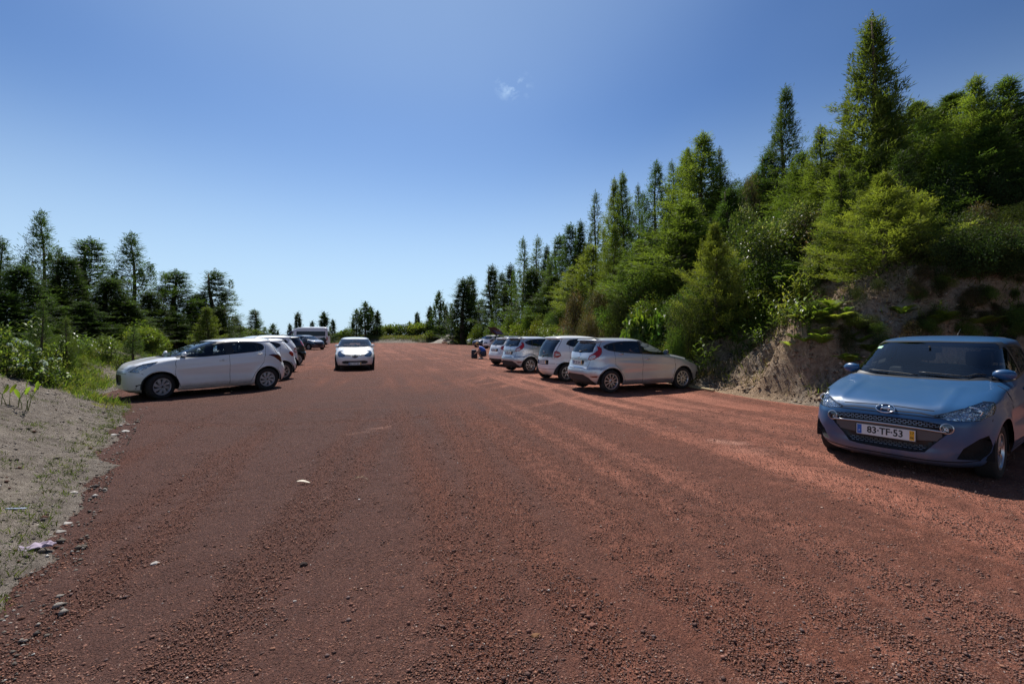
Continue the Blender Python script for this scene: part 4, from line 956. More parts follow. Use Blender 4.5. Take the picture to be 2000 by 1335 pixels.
        bm = bmesh.new(); zt = sp['screen'][4]; xt = float(sf.pos(sf.Fp(0, zt - .09)[0], zt - .09)[0]); bbox(bm, xt - .09, xt - .065, -.11, .11, zt - .13, zt - .06, .012); tube(bm, [(xt - .06, 0, zt - .08), (xt - .01, 0, zt - .05)], .012, 6)
        link('rear_view_mirror', bm_mesh('rear_view_mirror', bm, True, [M['trim']], 40), root)
        # wipers lying at the foot of the screen
        a = sp['screen'][0]
        for (y0, y1) in ((.60, .02), (.02, -.50)):
            bm = bmesh.new(); pts = []
            for k in range(9):
                t = k / 8; y = y0 + (y1 - y0) * t; z = a + .012 + .055 * t * (1 - .3 * t) + (.04 if abs(y) > .5 else 0)
                ph = sf.Fp(abs(y), z)[0]; q = sf.pos(ph, z); pts.append((float(q[0]) + .016, y, z + .010))
            tube(bm, pts, .009, 6, r2=.006); link('wiper', bm_mesh('wiper', bm, True, [M['trim']]), root)
        bm = bmesh.new(); tube(bm, [(-1.18, 0, sf.z1 - .02), (-1.42, 0, sf.z1 + .10)], .006, 6, r2=.003); bbox(bm, -1.22, -1.15, -.02, .02, sf.z1 - .035, sf.z1 + .0, .008)
        if kind != 'van': link('antenna', bm_mesh('antenna', bm, True, [M['trim']]), root)
    if plate_f: plate(root, *plate_f)
    if plate_r is not None and 'plate_r' in sp:
        x, z = sp['plate_r']; plate(tg if kind != 'wedge' else root, x, z, plate_r, -1)
    # rear wiper
    if kind in ('hatch', 'mini', 'round', 'wedge'):
        z = sp['rearwin'][0] + .03; bm = bmesh.new(); pts = []
        for k in range(7):
            y = .02 - .34 * k / 6; zz = z + .02 + .05 * (k / 6); ph = sf.Fp(abs(y), zz, True)[0]; q = sf.pos(ph, zz); pts.append((float(q[0]) - .018, y, zz))
        tube(bm, pts, .008, 6); q = sf.pos(sf.Fp(0, z, True)[0], z); ellip(bm, (float(q[0]) - .012, 0.02, z), (.03, .045, .025), 12)
        link('wiper', bm_mesh('wiper', bm, True, [M['trim']]), tg)
    if hatch_open:
        tg.data.materials.clear(); tg.data.materials.append(M['matte'])
        rw.data.materials.clear(); rw.data.materials.append(M['vanglass'])
        hz_ = sf.z1 - .04; hxx = float(sf.prof(sf.z1 - .06)[1]) + .12
        mt = Matrix.Translation((hxx, 0, hz_)) @ Matrix.Rotation(math.radians(98), 4, 'Y') @ Matrix.Translation((-hxx, 0, -hz_))
        tg.matrix_local = mt
    return root
def link_(nm_me, parent):
    o = bpy.data.objects.new(nm_me[0], nm_me[1]); COL.objects.link(o); o.parent = parent; return o
def fd_handle(sp, front):
    w_ = sp['w1'] if front else sp['w2']; z = w_[-1][2] - .11
    if front: return (sp['front_door'][3][1] + .16, z - .01)
    return (sp['rear_door'][4][1] + .20, z + .03)
M['decalred'] = simple('decal_red', (.30, .09, .10), .5, nscale=4, namp=.8); M['decalgreen'] = simple('decal_green', (.05, .13, .11), .5, nscale=4, namp=.9)

# ------------------------------------------------------------------ the cars in the photograph
R_ = math.radians
# blue hatchback on the right, facing the camera
bl = make_car('city', 'blue', 'parked_car', 'metallic blue hatchback with a chrome oval badge, parked at the right edge facing the camera', 'car', (5.69, 6.14), R_(215), step=.032, sunk=-.075,
              plate_f=(1.893, .44, '83·TF·53', 1, True, 0, '17\n06'))
bf = _skin_cache['city'][0]
def fx(y, z): return float(bf.pos(bf.Fp(abs(y), z)[0], z)[0])
# badge: oval ring with a slanted letter
bm = bmesh.new(); n = 36
rg = [(.083 * math.cos(2 * math.pi * i / n), .043 * math.sin(2 * math.pi * i / n)) for i in range(n)]
pts = [(fx(y, .700 + z) + .012, y, .700 + z) for y, z in rg]; tube(bm, pts + [pts[0]], .0065, 8, cap=False)
for a, b in (((-.045, -.030), (-.022, .030)), ((.022, -.030), (.045, .030)), ((-.034, -.004), (.034, .006))):
    tube(bm, [(fx(0, .70) + .014, a[0], .70 + a[1]), (fx(0, .70) + .014, b[0], .70 + b[1])], .0075, 6)
link('badge', bm_mesh('badge', bm, True, [M['chrome']]), bl)
# mesh bars of the grille
bm = bmesh.new()
for row, z in enumerate((.598, .580, .562)):
    for k in range(-11, 12):
        y = k * .043 + (.0215 if row % 2 else 0)
        if abs(y) > .455: continue
        x = fx(y, z) - .006; x2 = fx(y + .03, z) - .006
        tube(bm, [(x, y - .015, z), (x2, y + .015, z)], .0038, 4)
link('grille_mesh', bm_mesh('grille_mesh', bm, False, [M['satin']]), bl); bm = bmesh.new()
for row, z in enumerate((.345, .325, .305)):
    for k in range(-8, 9):
        y = k * .043 + (.0215 if row % 2 else 0)
        if abs(y) > .34: continue
        x = fx(y, z) - .016; tube(bm, [(x, y - .014, z), (x, y + .014, z)], .003, 4)
link('grille_mesh', bm_mesh('grille_mesh', bm, False, [M['satin']]), bl)
bm = bmesh.new(); pts = [(fx(y, .535) + .002, y, .535 - .015 * (y / .48) ** 2) for y in np.linspace(-.50, .50, 21)]; tube(bm, pts, .011, 8)
link('grille_bar', bm_mesh('grille_bar', bm, True, [M['satin']]), bl)
bm = bmesh.new()      # grey panel behind the plate
Y_ = np.linspace(-.47, .47, 17)
for i in range(16):
    q = []
    for y, zt, zb in ((Y_[i], .525, .37), (Y_[i + 1], .525, .37)):
        s = abs(y) / .47; zb = .37 + .05 * s; q.append(((fx(y, zt) - .012, y, zt - .02 * s), (fx(y, zb) - .014, y, zb)))
    bm.faces.new([bm.verts.new(c) for c in (q[0][0], q[1][0], q[1][1], q[0][1])])
bmesh.ops.remove_doubles(bm, verts=bm.verts[:], dist=.0005)
link('grille_panel', bm_mesh('grille_panel', bm, True, [M['greyplastic']]), bl)
for sg in (1, -1):
    y = .505; z = .558; x = fx(y, z) - .004; ang = math.atan2(fx(y - .03, z) - fx(y + .03, z), .06)
    bm = bmesh.new(); lathe(bm, [(.052, -.03), (.055, .010), (.047, .014), (.043, 0.002)], 28); lathe(bm, [(.043, -.004), (.03, -.016), (.001, -.02)], 24, mi=1); lathe(bm, [(.043, .004), (.02, .010), (.001, .011)], 24, mi=2)
    o = link('daytime_lamp', bm_mesh('daytime_lamp', bm, True, [M['satin'], M['refl'], M['lens']], 40), bl); o.location = (x, sg * y, z); o.rotation_euler = (0, 0, -math.pi / 2 + sg * ang * .8)
for ch in [c for c in bl.children if c.name.startswith('headlight')]:
    sg = 1 if sum(v.co.y for v in ch.data.vertices) > 0 else -1
    bm = bmesh.new(); x = fx(.68, .725) - .075
    ellip(bm, (x - .02, sg * .66, .728), (.03, .055, .045), 18, 0); lathe(bm, [(.032, 0), (.026, .01), (.02, .012)], 18, axis='z', x=0, y=0, z=0, mi=0)
    bm2 = bmesh.new(); ellip(bm2, (x + .035, sg * .535, .688), (.02, .032, .024), 14, 0); link('indicator_bulb', bm_mesh('indicator_bulb', bm2, True, [M['amber']]), ch)
    rg_ = [(x + .052, sg * (.66 + .062 * math.cos(6.2832 * k / 20)), .728 + .046 * math.sin(6.2832 * k / 20)) for k in range(21)]; bm3 = bmesh.new(); tube(bm3, rg_, .006, 6, cap=False); link('lamp_ring', bm_mesh('lamp_ring', bm3, True, [M['chrome']]), ch)
    link('bulb_housing', bm_mesh('bulb_housing', bm, True, [M['chrome'], M['amber']]), ch)
bm = bmesh.new(); q = []
for y, z in ((-.52, 1.355), (-.585, 1.35), (-.59, 1.32), (-.53, 1.322)):
    q.append(bm.verts.new((fx(y, z) + .001, y, z)))
bm.faces.new(q); link('sticker', bm_mesh('sticker', bm, False, [M['sticker']]), bl)

# silver hatchback, the first of the right hand row
def badge_oval(parent, sf, z, rear=True, r=(.055, .024)):
    bm = bmesh.new(); x = float(sf.pos(sf.Fp(0, z, rear)[0], z)[0]); ellip(bm, (x - .004 if rear else x + .004, 0, z), (.008, r[0], r[1]), 18); link('badge', bm_mesh('badge', bm, True, [M['chrome']]), parent)
def diamond(parent, sf, z, rear, h=.06, w_=.036):
    bm = bmesh.new(); x = float(sf.pos(sf.Fp(0, z, rear)[0], z)[0]) + (-.012 if rear else .014); pts = [(x, 0, z + h), (x, w_, z), (x, 0, z - h), (x, -w_, z)]
    tube(bm, pts + [pts[0]], .011, 6, cap=False); link('badge', bm_mesh('badge', bm, False, [M['chrome']]), parent)
def tail_of(root): return [c for c in root.children if c.name.startswith('tailgate')][0]
RG = 'cars parked nose-in along the right hand bank'
def at_rear_right(px, py, kind, yaw):
    """origin of a car whose right rear tyre touches the ground at this pixel"""
    sp = SPEC[kind]; x, y = gp(px, py); f = (math.cos(yaw), math.sin(yaw)); r = (f[1], -f[0]); t = sp['track'] + .08
    return (x - r[0] * t + f[0] * sp['wb'] / 2, y - r[1] * t + f[1] * sp['wb'] / 2)
def at_rear_left(px, py, kind, yaw):
    sp = SPEC[kind]; x, y = gp(px, py); f = (math.cos(yaw), math.sin(yaw)); r = (f[1], -f[0]); t = sp['track']
    return (x + r[0] * t + f[0] * sp['wb'] / 2, y + r[1] * t + f[1] * sp['wb'] / 2)
c1 = make_car('hatch', 'silver', 'parked_car', 'silver hatchback with ten-spoke alloy wheels, nearest car of the right hand row', 'car', at_rear_right(1195, 766, 'hatch', R_(22)), R_(22), RG, plate_r='', mirror_col='trim', step=.04)
badge_oval(tail_of(c1), _skin_cache['hatch'][0], .94)
c2 = make_car('mini', 'white', 'parked_car', 'small white hatchback with an all-black glass tailgate, second of the right hand row', 'car', at_rear_left(1066, 737, 'mini', R_(24)), R_(24), RG, plate_r='')
diamond(tail_of(c2), _skin_cache['mini'][0], .97, True, .055, .034)
c3 = make_car('hatch', 'silver', 'parked_car', 'silver hatchback between two white hatchbacks, third of the right row', 'car', at_rear_left(998, 722, 'hatch', R_(31)), R_(31), RG, plate_r='', wheel=dict(spokes=8))
badge_oval(tail_of(c3), _skin_cache['hatch'][0], .94)
c4 = make_car('round', 'white', 'parked_car', 'white hatchback with a dark lower bumper, fourth of the right row beside the crouching person', 'car', at_rear_left(969, 711, 'round', R_(33)), R_(33), RG, plate_r='')
c5 = make_car('wedge', 'black', 'parked_car', 'dark car with its tailgate raised open behind the white hatchback', 'car', (.55, 28.6), R_(30), RG, hatch_open=True)
c6 = make_car('wedge', 'white', 'parked_car', 'distant white car with red rear lamps just left of the raised tailgate', 'car', (px2x(975, 50), 50.5), R_(40), RG, detail=False)
c7 = make_car('hatch', 'navy', 'parked_car', 'distant dark blue car between the two distant white cars of the right row', 'car', (px2x(953, 56), 56), R_(225), RG, detail=False)
c8 = make_car('wedge', 'white', 'parked_car', 'farthest car of the right row, pale and facing the lot by the grassy heap', 'car', (px2x(937, 67), 67), R_(205), RG, detail=False)
# left hand row
LG = 'cars parked nose-in along the left hand bank'
yl = math.atan2(-.785, -.62)
d1 = make_car('wedge', 'white', 'parked_car', 'white five-door hatchback parked side-on at the left, nose against the grassy mound', 'car', (-8.50, 12.70), yl, LG, steer=R_(16), step=.04, plate_r='')
def rear_at(px, Y, kind, yaw, back=1.88, off=.70):
    x = px2x(px, Y); f = (math.cos(yaw), math.sin(yaw)); l = (-f[1], f[0]); return (x + f[0] * back - l[0] * off, Y + f[1] * back - l[1] * off)
d2 = make_car('round', 'white', 'parked_car', 'second white car of the left row, with bright red tail lamps, behind the nearest one', 'car', rear_at(583, 16.4, 'round', yl), yl, LG, plate_r='', detail=True)
d3 = make_car('mini', 'white', 'parked_car', 'third car of the left row, white with a large dark rear window', 'car', rear_at(589, 19.6, 'mini', yl, 1.77), yl, LG, plate_r='')
d4 = make_car('hatch', 'black', 'parked_car', 'black hatchback with red tail lamps, fourth of the left row', 'car', rear_at(602, 24.0, 'hatch', yl), yl, LG, plate_r='')
d5 = make_car('wedge', 'navy', 'parked_car', 'dark car facing the lot in front of the white minibus', 'car', (px2x(598, 47), 47.5), R_(-32), LG, detail=False)
vn = make_car('van', 'white', 'parked_minibus', 'high-roofed white minibus with a long dark window band, far left end of lot', 'minibus', (px2x(595, 56.5), 56.5), R_(191), None, detail=False, step=.09, sunk=.05)
# white car driving up the middle
mv = make_car('round', 'white', 'driving_car', 'white hatchback in the middle of the red lot, driving towards the camera', 'car', (px2x(692, 21.7), 21.8), R_(-71), None, step=.04, plate_f=(2.085, .31, '', 1))
bf = _skin_cache['round'][0]; 
diamond(mv, bf, .63, False, .095, .062)
bm = bmesh.new()
for sg in (1, -1):
    pts = [(fx(y, .665) + .006, sg * y, .665 + .012 * (y / .35)) for y in np.linspace(.09, .37, 8)]; tube(bm, pts, .006, 6)
link('grille_bar', bm_mesh('grille_bar', bm, True, [M['chrome']]), mv)
# ------------------------------------------------------------------ vegetation
def m_leaf(name, trans=.50, rough=.6, var=.22):
    n = NT(name); a = n.n('ShaderNodeAttribute', attribute_name='Col'); oi = n.n('ShaderNodeObjectInfo')
    hsv = n.n('ShaderNodeHueSaturation'); n.l(a.outputs['Color'], hsv.inputs['Color'])
    n.l(n.rng(oi.outputs['Random'], 0, 1, 1.12 - var, 1.12 + var), hsv.inputs['Value'])
    n.l(n.rng(n.math('FRACT', n.math('MULTIPLY', oi.outputs['Random'], 7.3)), 0, 1, .485, .515), hsv.inputs['Hue'])
    p = n.pr(hsv.outputs[0], rough, spec=.25); t = n.n('ShaderNodeBsdfTranslucent'); tcn = n.mix(1.0, hsv.outputs[0], (1.35, 1.45, .55), 'MULTIPLY'); n.l(tcn, t.inputs[0])
    m = n.n('ShaderNodeMixShader'); m.inputs[0].default_value = trans; n.l(p.outputs[0], m.inputs[1]); n.l(t.outputs[0], m.inputs[2]); n.l(m.outputs[0], n.out.inputs[0]); return n.m
ML = m_leaf('foliage'); MGL = m_leaf('glossy_foliage', .4, .38); MW = m_leaf('bark', 0, .9)
def unit(v): return v / np.maximum(np.linalg.norm(v, axis=-1, keepdims=True), 1e-9)
def blades(P, D, Ln, Wd, r, mid=.45, bend=0.0):
    """diamond leaves; P base (n,3), D direction, Ln length, Wd width"""
    n = len(P); D = unit(D); q = unit(r.normal(size=(n, 3))); S = unit(np.cross(D, q)); Nn = np.cross(S, D)
    Ln = np.broadcast_to(Ln, n)[:, None]; Wd = np.broadcast_to(Wd, n)[:, None]
    m = P + D * Ln * mid; tip = P + D * Ln + Nn * Ln * bend - np.array([0, 0, 1]) * Ln * abs(bend)
    V = np.stack([P, m + S * Wd / 2, tip, m - S * Wd / 2], 1).reshape(-1, 3)
    return V, np.arange(4 * n).reshape(n, 4)
def jit(c, n, r, a=.25, pal=None):
    c = np.array(c)
    if c.ndim == 1: c = np.repeat(c[None], n, 0)
    return c * (1 + a * (r.random((n, 1)) * 2 - 1)) * (1 + .12 * (r.random((n, 3)) * 2 - 1))
def trunk_mesh(H, r0, seed, limbs=(), lean=(0, 0)):
    bm = bmesh.new(); rr = random.Random(seed); pts = []
    for i in range(9):
        t = i / 8; pts.append((lean[0] * t * t * H + .03 * H * math.sin(3 * t + seed) * t, lean[1] * t * t * H + .02 * H * math.cos(4 * t + seed) * t, -.4 + (H + .4) * t))
    tube(bm, pts, r0, 7, r2=r0 * .12)
    for (p, q, ra) in limbs: tube(bm, [p, [(a + b) / 2 + (0 if k < 2 else .03) for k, (a, b) in enumerate(zip(p, q))], q], ra, 4, r2=ra * .35, cap=False)
    me = bm_mesh('trunk', bm, True, [MW]); a = me.color_attributes.new('Col', 'FLOAT_COLOR', 'POINT')
    c = np.tile(np.array([.085, .06, .042, 1], np.float32), (len(me.vertices), 1)); a.data.foreach_set('color', c.ravel()); return me
GREENS = {'dark': (.045, .074, .022), 'mid': (.082, .118, .028), 'light': (.125, .165, .034), 'yellow': (.18, .20, .042), 'brown': (.13, .090, .05), 'deep': (.032, .054, .020)}
def conifer(name, H, R, nb, seed, col, m=8, leaf=.15, top=1.25, dens=1.0, open_=0.0, base=.03, upturn=.5, tipc=None, snap=.6, inner=1.0):
    m = int(m * 1.45)
    r = np.random.default_rng(seed); P = []; D = []; C = []; limbs = []; LN = []
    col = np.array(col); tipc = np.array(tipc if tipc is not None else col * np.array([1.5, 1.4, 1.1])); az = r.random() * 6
    for k in range(nb):
        u = base + (.95 - base) * ((k + r.random()) / nb) ** .80; nw = 17; u = u + snap * ((round(u * nw) / nw) - u) * (u < .9); h = H * u; prof_ = ((.985 - u) if u < .55 else .435 * ((.985 - u) / .435) ** 1.45) * (1 - .35 * math.exp(-u * 7)) + .012
        lump = .62 + .70 * r.random() - (.30 if r.random() < open_ else 0); L_ = R * prof_ * lump * 1.05
        L_ *= 1.0 if u < .8 else .8
        az += 2.4 + .5 * r.random(); el = .02 + .62 * u * u + .28 * (r.random() - .3)
        d = np.array([math.cos(az) * math.cos(el), math.sin(az) * math.cos(el), math.sin(el)]); side = np.array([-math.sin(az), math.cos(az), 0])
        if k % 2 == 0: limbs.append(((0, 0, h), tuple(np.array([0, 0, h]) + d * L_ * .8), .012 * H / 7 + .012 * (1 - u)))
        ns = int((5 + L_ * 12) * dens)
        t = .22 + .80 * r.random(ns) ** .75; sgn = np.where(r.random(ns) < .5, -1, 1); off = r.random(ns) * (.26 * L_ * (1.15 - t)) + .02
        cpos = np.array([0, 0, h]) + d * (L_ * t)[:, None] + side * (sgn * off)[:, None] + np.array([0, 0, 1]) * ((upturn * .22 * L_ * t ** 3 - .10 * L_ * t * (1 - t) - .18 * off) + .04 * r.normal(size=ns))[:, None]
        sd = unit(d * 1.0 + side * (sgn * .8)[:, None] + np.array([0, 0, 1]) * (.25 + upturn * t[:, None]))
        cl = np.where(r.random() < .12, 1, 0); shade = .75 + .5 * r.random()
        for j in range(m):
            P.append(cpos + .085 * leaf / .15 * r.normal(size=(ns, 3)) + sd * (j / m * leaf * .9)); D.append(unit(sd + .55 * r.normal(size=(ns, 3)))); LN.append(leaf * (.6 + .7 * r.random(ns)))
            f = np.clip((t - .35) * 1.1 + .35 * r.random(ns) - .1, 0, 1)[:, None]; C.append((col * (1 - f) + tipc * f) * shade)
    uu = .86 + .15 * r.random(160); az_ = r.random(160) * 6.28; rr_ = .10 * (1.02 - uu) * R * 3
    P.append(np.stack([rr_ * np.cos(az_), rr_ * np.sin(az_), uu * H], -1)); D.append(unit(np.stack([np.cos(az_), np.sin(az_), 1.3 + 0 * uu], -1))); LN.append(leaf * (.5 + .5 * r.random(160)) * np.clip((1.04 - uu) * 9, .35, 1)); C.append(np.repeat(tipc[None], 160, 0) * .9)
    P = np.concatenate(P); D = np.concatenate(D); C = np.concatenate(C); LN = np.concatenate(LN); n = len(P)
    C = C * (1 + .22 * (r.random((n, 1)) * 2 - 1))
    for q in range(int(2 + 4 * (open_ + .2) + 2 * r.random())):      # side leaders make the head many-tipped
        a = r.random() * 6.28; z0 = H * (.32 + .34 * r.random()); rad = R * (1 - z0 / H) * (.35 + .50 * r.random()); hh = H * (.11 + .11 * r.random()); k2 = int(420 * dens)
        t = r.random(k2); w_ = (.015 + .13 * R * (1 - t) ** 1.2 * .8) * r.random(k2) ** .6; b = r.random(k2) * 6.28
        p_ = np.stack([rad * math.cos(a) + w_ * np.cos(b), rad * math.sin(a) + w_ * np.sin(b), z0 + hh * t * 1.15 - .25 * w_], -1); V_a, F_a = None, None
        P = np.concatenate([P, p_]); D = np.concatenate([D, unit(np.stack([np.cos(b), np.sin(b), 1.0 + 1.2 * t], -1) + .3 * r.normal(size=(k2, 3)))]); LN = np.concatenate([LN, leaf * (.5 + .6 * r.random(k2))]); C = np.concatenate([C, (col * .5 + tipc * .5) * (1 + .3 * (r.random((k2, 1)) - .5))]); limbs.append(((0, 0, z0 - .1 * H), (rad * math.cos(a), rad * math.sin(a), z0), .02 * H / 7))
    # inner foliage masses round the trunk keep the crown from being see-through
    ni = int(nb * 9 * dens * inner); u = base + (.9 - base) * r.random(ni) ** (1 + 1.2 * (1 - inner)); rad = R * (1 - u) ** 1.1 * .50 * r.random(ni) ** .6; a = r.random(ni) * 6.283
    Pi = np.stack([rad * np.cos(a), rad * np.sin(a), u * H], -1); Di = unit(np.stack([np.cos(a), np.sin(a), .2 + .6 * r.random(ni)], -1) + .5 * r.normal(size=(ni, 3)))
    V1, F1 = blades(P, D, LN * 1.15, leaf * .15, r); V2, F2 = blades(Pi, Di, leaf * 1.8, leaf * .6, r)
    V = np.concatenate([V1, V2]); Fq = np.concatenate([F1, F2 + len(V1)]); Cv = np.concatenate([np.repeat(C, 4, 0), np.repeat(jit(col, ni, r), 4, 0)])
    return dict(name=name, H=H, R=R, crown=mesh_np('crown', V, Fq, False, [ML], None, Cv), trunk=trunk_mesh(H * .94, .014 * H + .02, seed, limbs))
def shrub(name, H, R, n, seed, cols, leaf=.09, asp=.5, lumps=16, mat=None, droop=.1, holes=.2, flat=1.0):
    r = np.random.default_rng(seed); C = []; P = []; D = []
    cen = []; limbs = []
    for k in range(lumps):
        a = r.random() * 6.283; e = r.random() ** .7 * 1.45; q = .45 + .35 * r.random(); c = np.array([math.cos(a) * math.cos(e) * R * q, math.sin(a) * math.cos(e) * R * q, .12 * H + math.sin(e) * H * q * .95]); cen.append(c); limbs.append(((0, 0, .0), tuple(c), .012 + .01 * R))
    per = n // lumps
    for k, c in enumerate(cen):
        s = np.array([R, R, H * .75]) * (.26 + .20 * r.random()); d = unit(r.normal(size=(per, 3))); rad = .55 + .5 * r.random((per, 1)); rad *= 1 + holes * np.sin(d[:, :1] * 7 + k) * np.sin(d[:, 1:2] * 6 + 2 * k)
        p = c + d * s * rad; P.append(p); D.append(unit(d * .8 + np.array([0, 0, .35]) + .7 * r.normal(size=(per, 3)))); cc = np.array(cols[r.integers(len(cols))]); C.append(jit(cc * (.8 + .4 * r.random()), per, r, .3))
    P = np.concatenate(P); D = np.concatenate(D); C = np.concatenate(C); P[:, 2] = np.maximum(P[:, 2], .02)
    V, Fq = blades(P, D, leaf * (.7 + .6 * r.random(len(P))), leaf * asp, r, .5, droop)
    return dict(name=name, H=H, R=R, crown=mesh_np('crown', V, Fq, False, [mat or ML], None, np.repeat(C, 4, 0)), trunk=trunk_mesh(H * .75, .012 + .012 * R, seed, limbs[::2]))
def put(proto, x, y, H, wscale=1.0, rz=None, label=None, cat='tree', group=None, z=None, name=None, lean=0, parts=True, sink=.1):
    if z is None: z = gz(x, y) - sink
    s = H / proto['H']; r = empty(name or proto['name'], (x, y, z), rz if rz is not None else (x * 7.7 + y * 3.1) % 6.28, label, cat, group)
    r.scale = (s * wscale, s * wscale, s)
    if lean: r.rotation_euler.x = lean
    for nm in ('trunk', 'crown', 'flowers'):
        if proto.get(nm): link_((nm, proto[nm]), r)
    return r
G = GREENS
CON = {
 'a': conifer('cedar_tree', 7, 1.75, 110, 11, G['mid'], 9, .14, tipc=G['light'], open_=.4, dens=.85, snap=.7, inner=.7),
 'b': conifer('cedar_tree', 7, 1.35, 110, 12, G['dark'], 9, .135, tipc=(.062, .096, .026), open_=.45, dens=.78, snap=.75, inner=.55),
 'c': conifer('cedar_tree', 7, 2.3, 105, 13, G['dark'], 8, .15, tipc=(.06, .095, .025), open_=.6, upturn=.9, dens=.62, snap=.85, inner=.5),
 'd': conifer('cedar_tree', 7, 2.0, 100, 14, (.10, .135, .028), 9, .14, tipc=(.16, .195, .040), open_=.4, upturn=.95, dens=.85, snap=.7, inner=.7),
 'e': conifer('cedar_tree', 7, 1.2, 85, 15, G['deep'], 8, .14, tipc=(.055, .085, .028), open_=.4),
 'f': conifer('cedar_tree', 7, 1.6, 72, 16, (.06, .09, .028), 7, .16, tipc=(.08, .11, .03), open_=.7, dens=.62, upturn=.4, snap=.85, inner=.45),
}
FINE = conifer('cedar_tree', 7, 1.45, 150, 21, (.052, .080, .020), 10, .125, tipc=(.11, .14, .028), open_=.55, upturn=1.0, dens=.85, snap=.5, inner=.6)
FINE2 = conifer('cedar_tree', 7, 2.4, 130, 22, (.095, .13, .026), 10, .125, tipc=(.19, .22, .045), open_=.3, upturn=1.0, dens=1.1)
FAR = {'b': conifer('cedar_tree', 7, 1.5, 40, 31, G['dark'], 4, .32, tipc=(.055, .085, .026), dens=.7), 'e': conifer('cedar_tree', 7, 1.2, 36, 32, G['deep'], 4, .34, tipc=(.04, .06, .024), dens=.7, open_=.4)}
SH = {
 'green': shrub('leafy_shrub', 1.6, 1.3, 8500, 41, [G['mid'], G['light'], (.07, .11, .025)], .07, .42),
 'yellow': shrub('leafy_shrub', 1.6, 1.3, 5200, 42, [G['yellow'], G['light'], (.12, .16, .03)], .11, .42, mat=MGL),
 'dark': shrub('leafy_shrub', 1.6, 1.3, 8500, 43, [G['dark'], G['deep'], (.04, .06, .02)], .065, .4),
 'dry': shrub('dry_scrub', 1.6, 1.1, 5200, 44, [G['brown'], (.075, .065, .035), (.07, .045, .028), (.06, .07, .025)], .11, .16, droop=.5),
 'heath': shrub('heath_bush', 1.6, 1.1, 9000, 45, [(.05, .06, .016), (.075, .085, .02), (.035, .045, .014)], .065, .2),
 'pale': shrub('broadleaf_shrub', 3.0, 2.0, 7500, 46, [(.20, .22, .10), (.09, .12, .035), (.05, .075, .02), (.06, .085, .022)], .15, .42, 26, MGL),
 'bigleaf': shrub('broadleaf_plant', 1.4, 1.2, 700, 47, [(.10, .16, .025), (.17, .23, .03), (.06, .10, .02)], .42, .42, 10, MGL, .35),
}
FARSH = {'green': shrub('leafy_shrub', 1.6, 1.5, 2600, 51, [G['mid'], G['light'], (.13, .15, .04)], .17, .6), 'dark': shrub('leafy_shrub', 1.6, 1.5, 2200, 52, [G['dark'], G['mid']], .18, .6)}

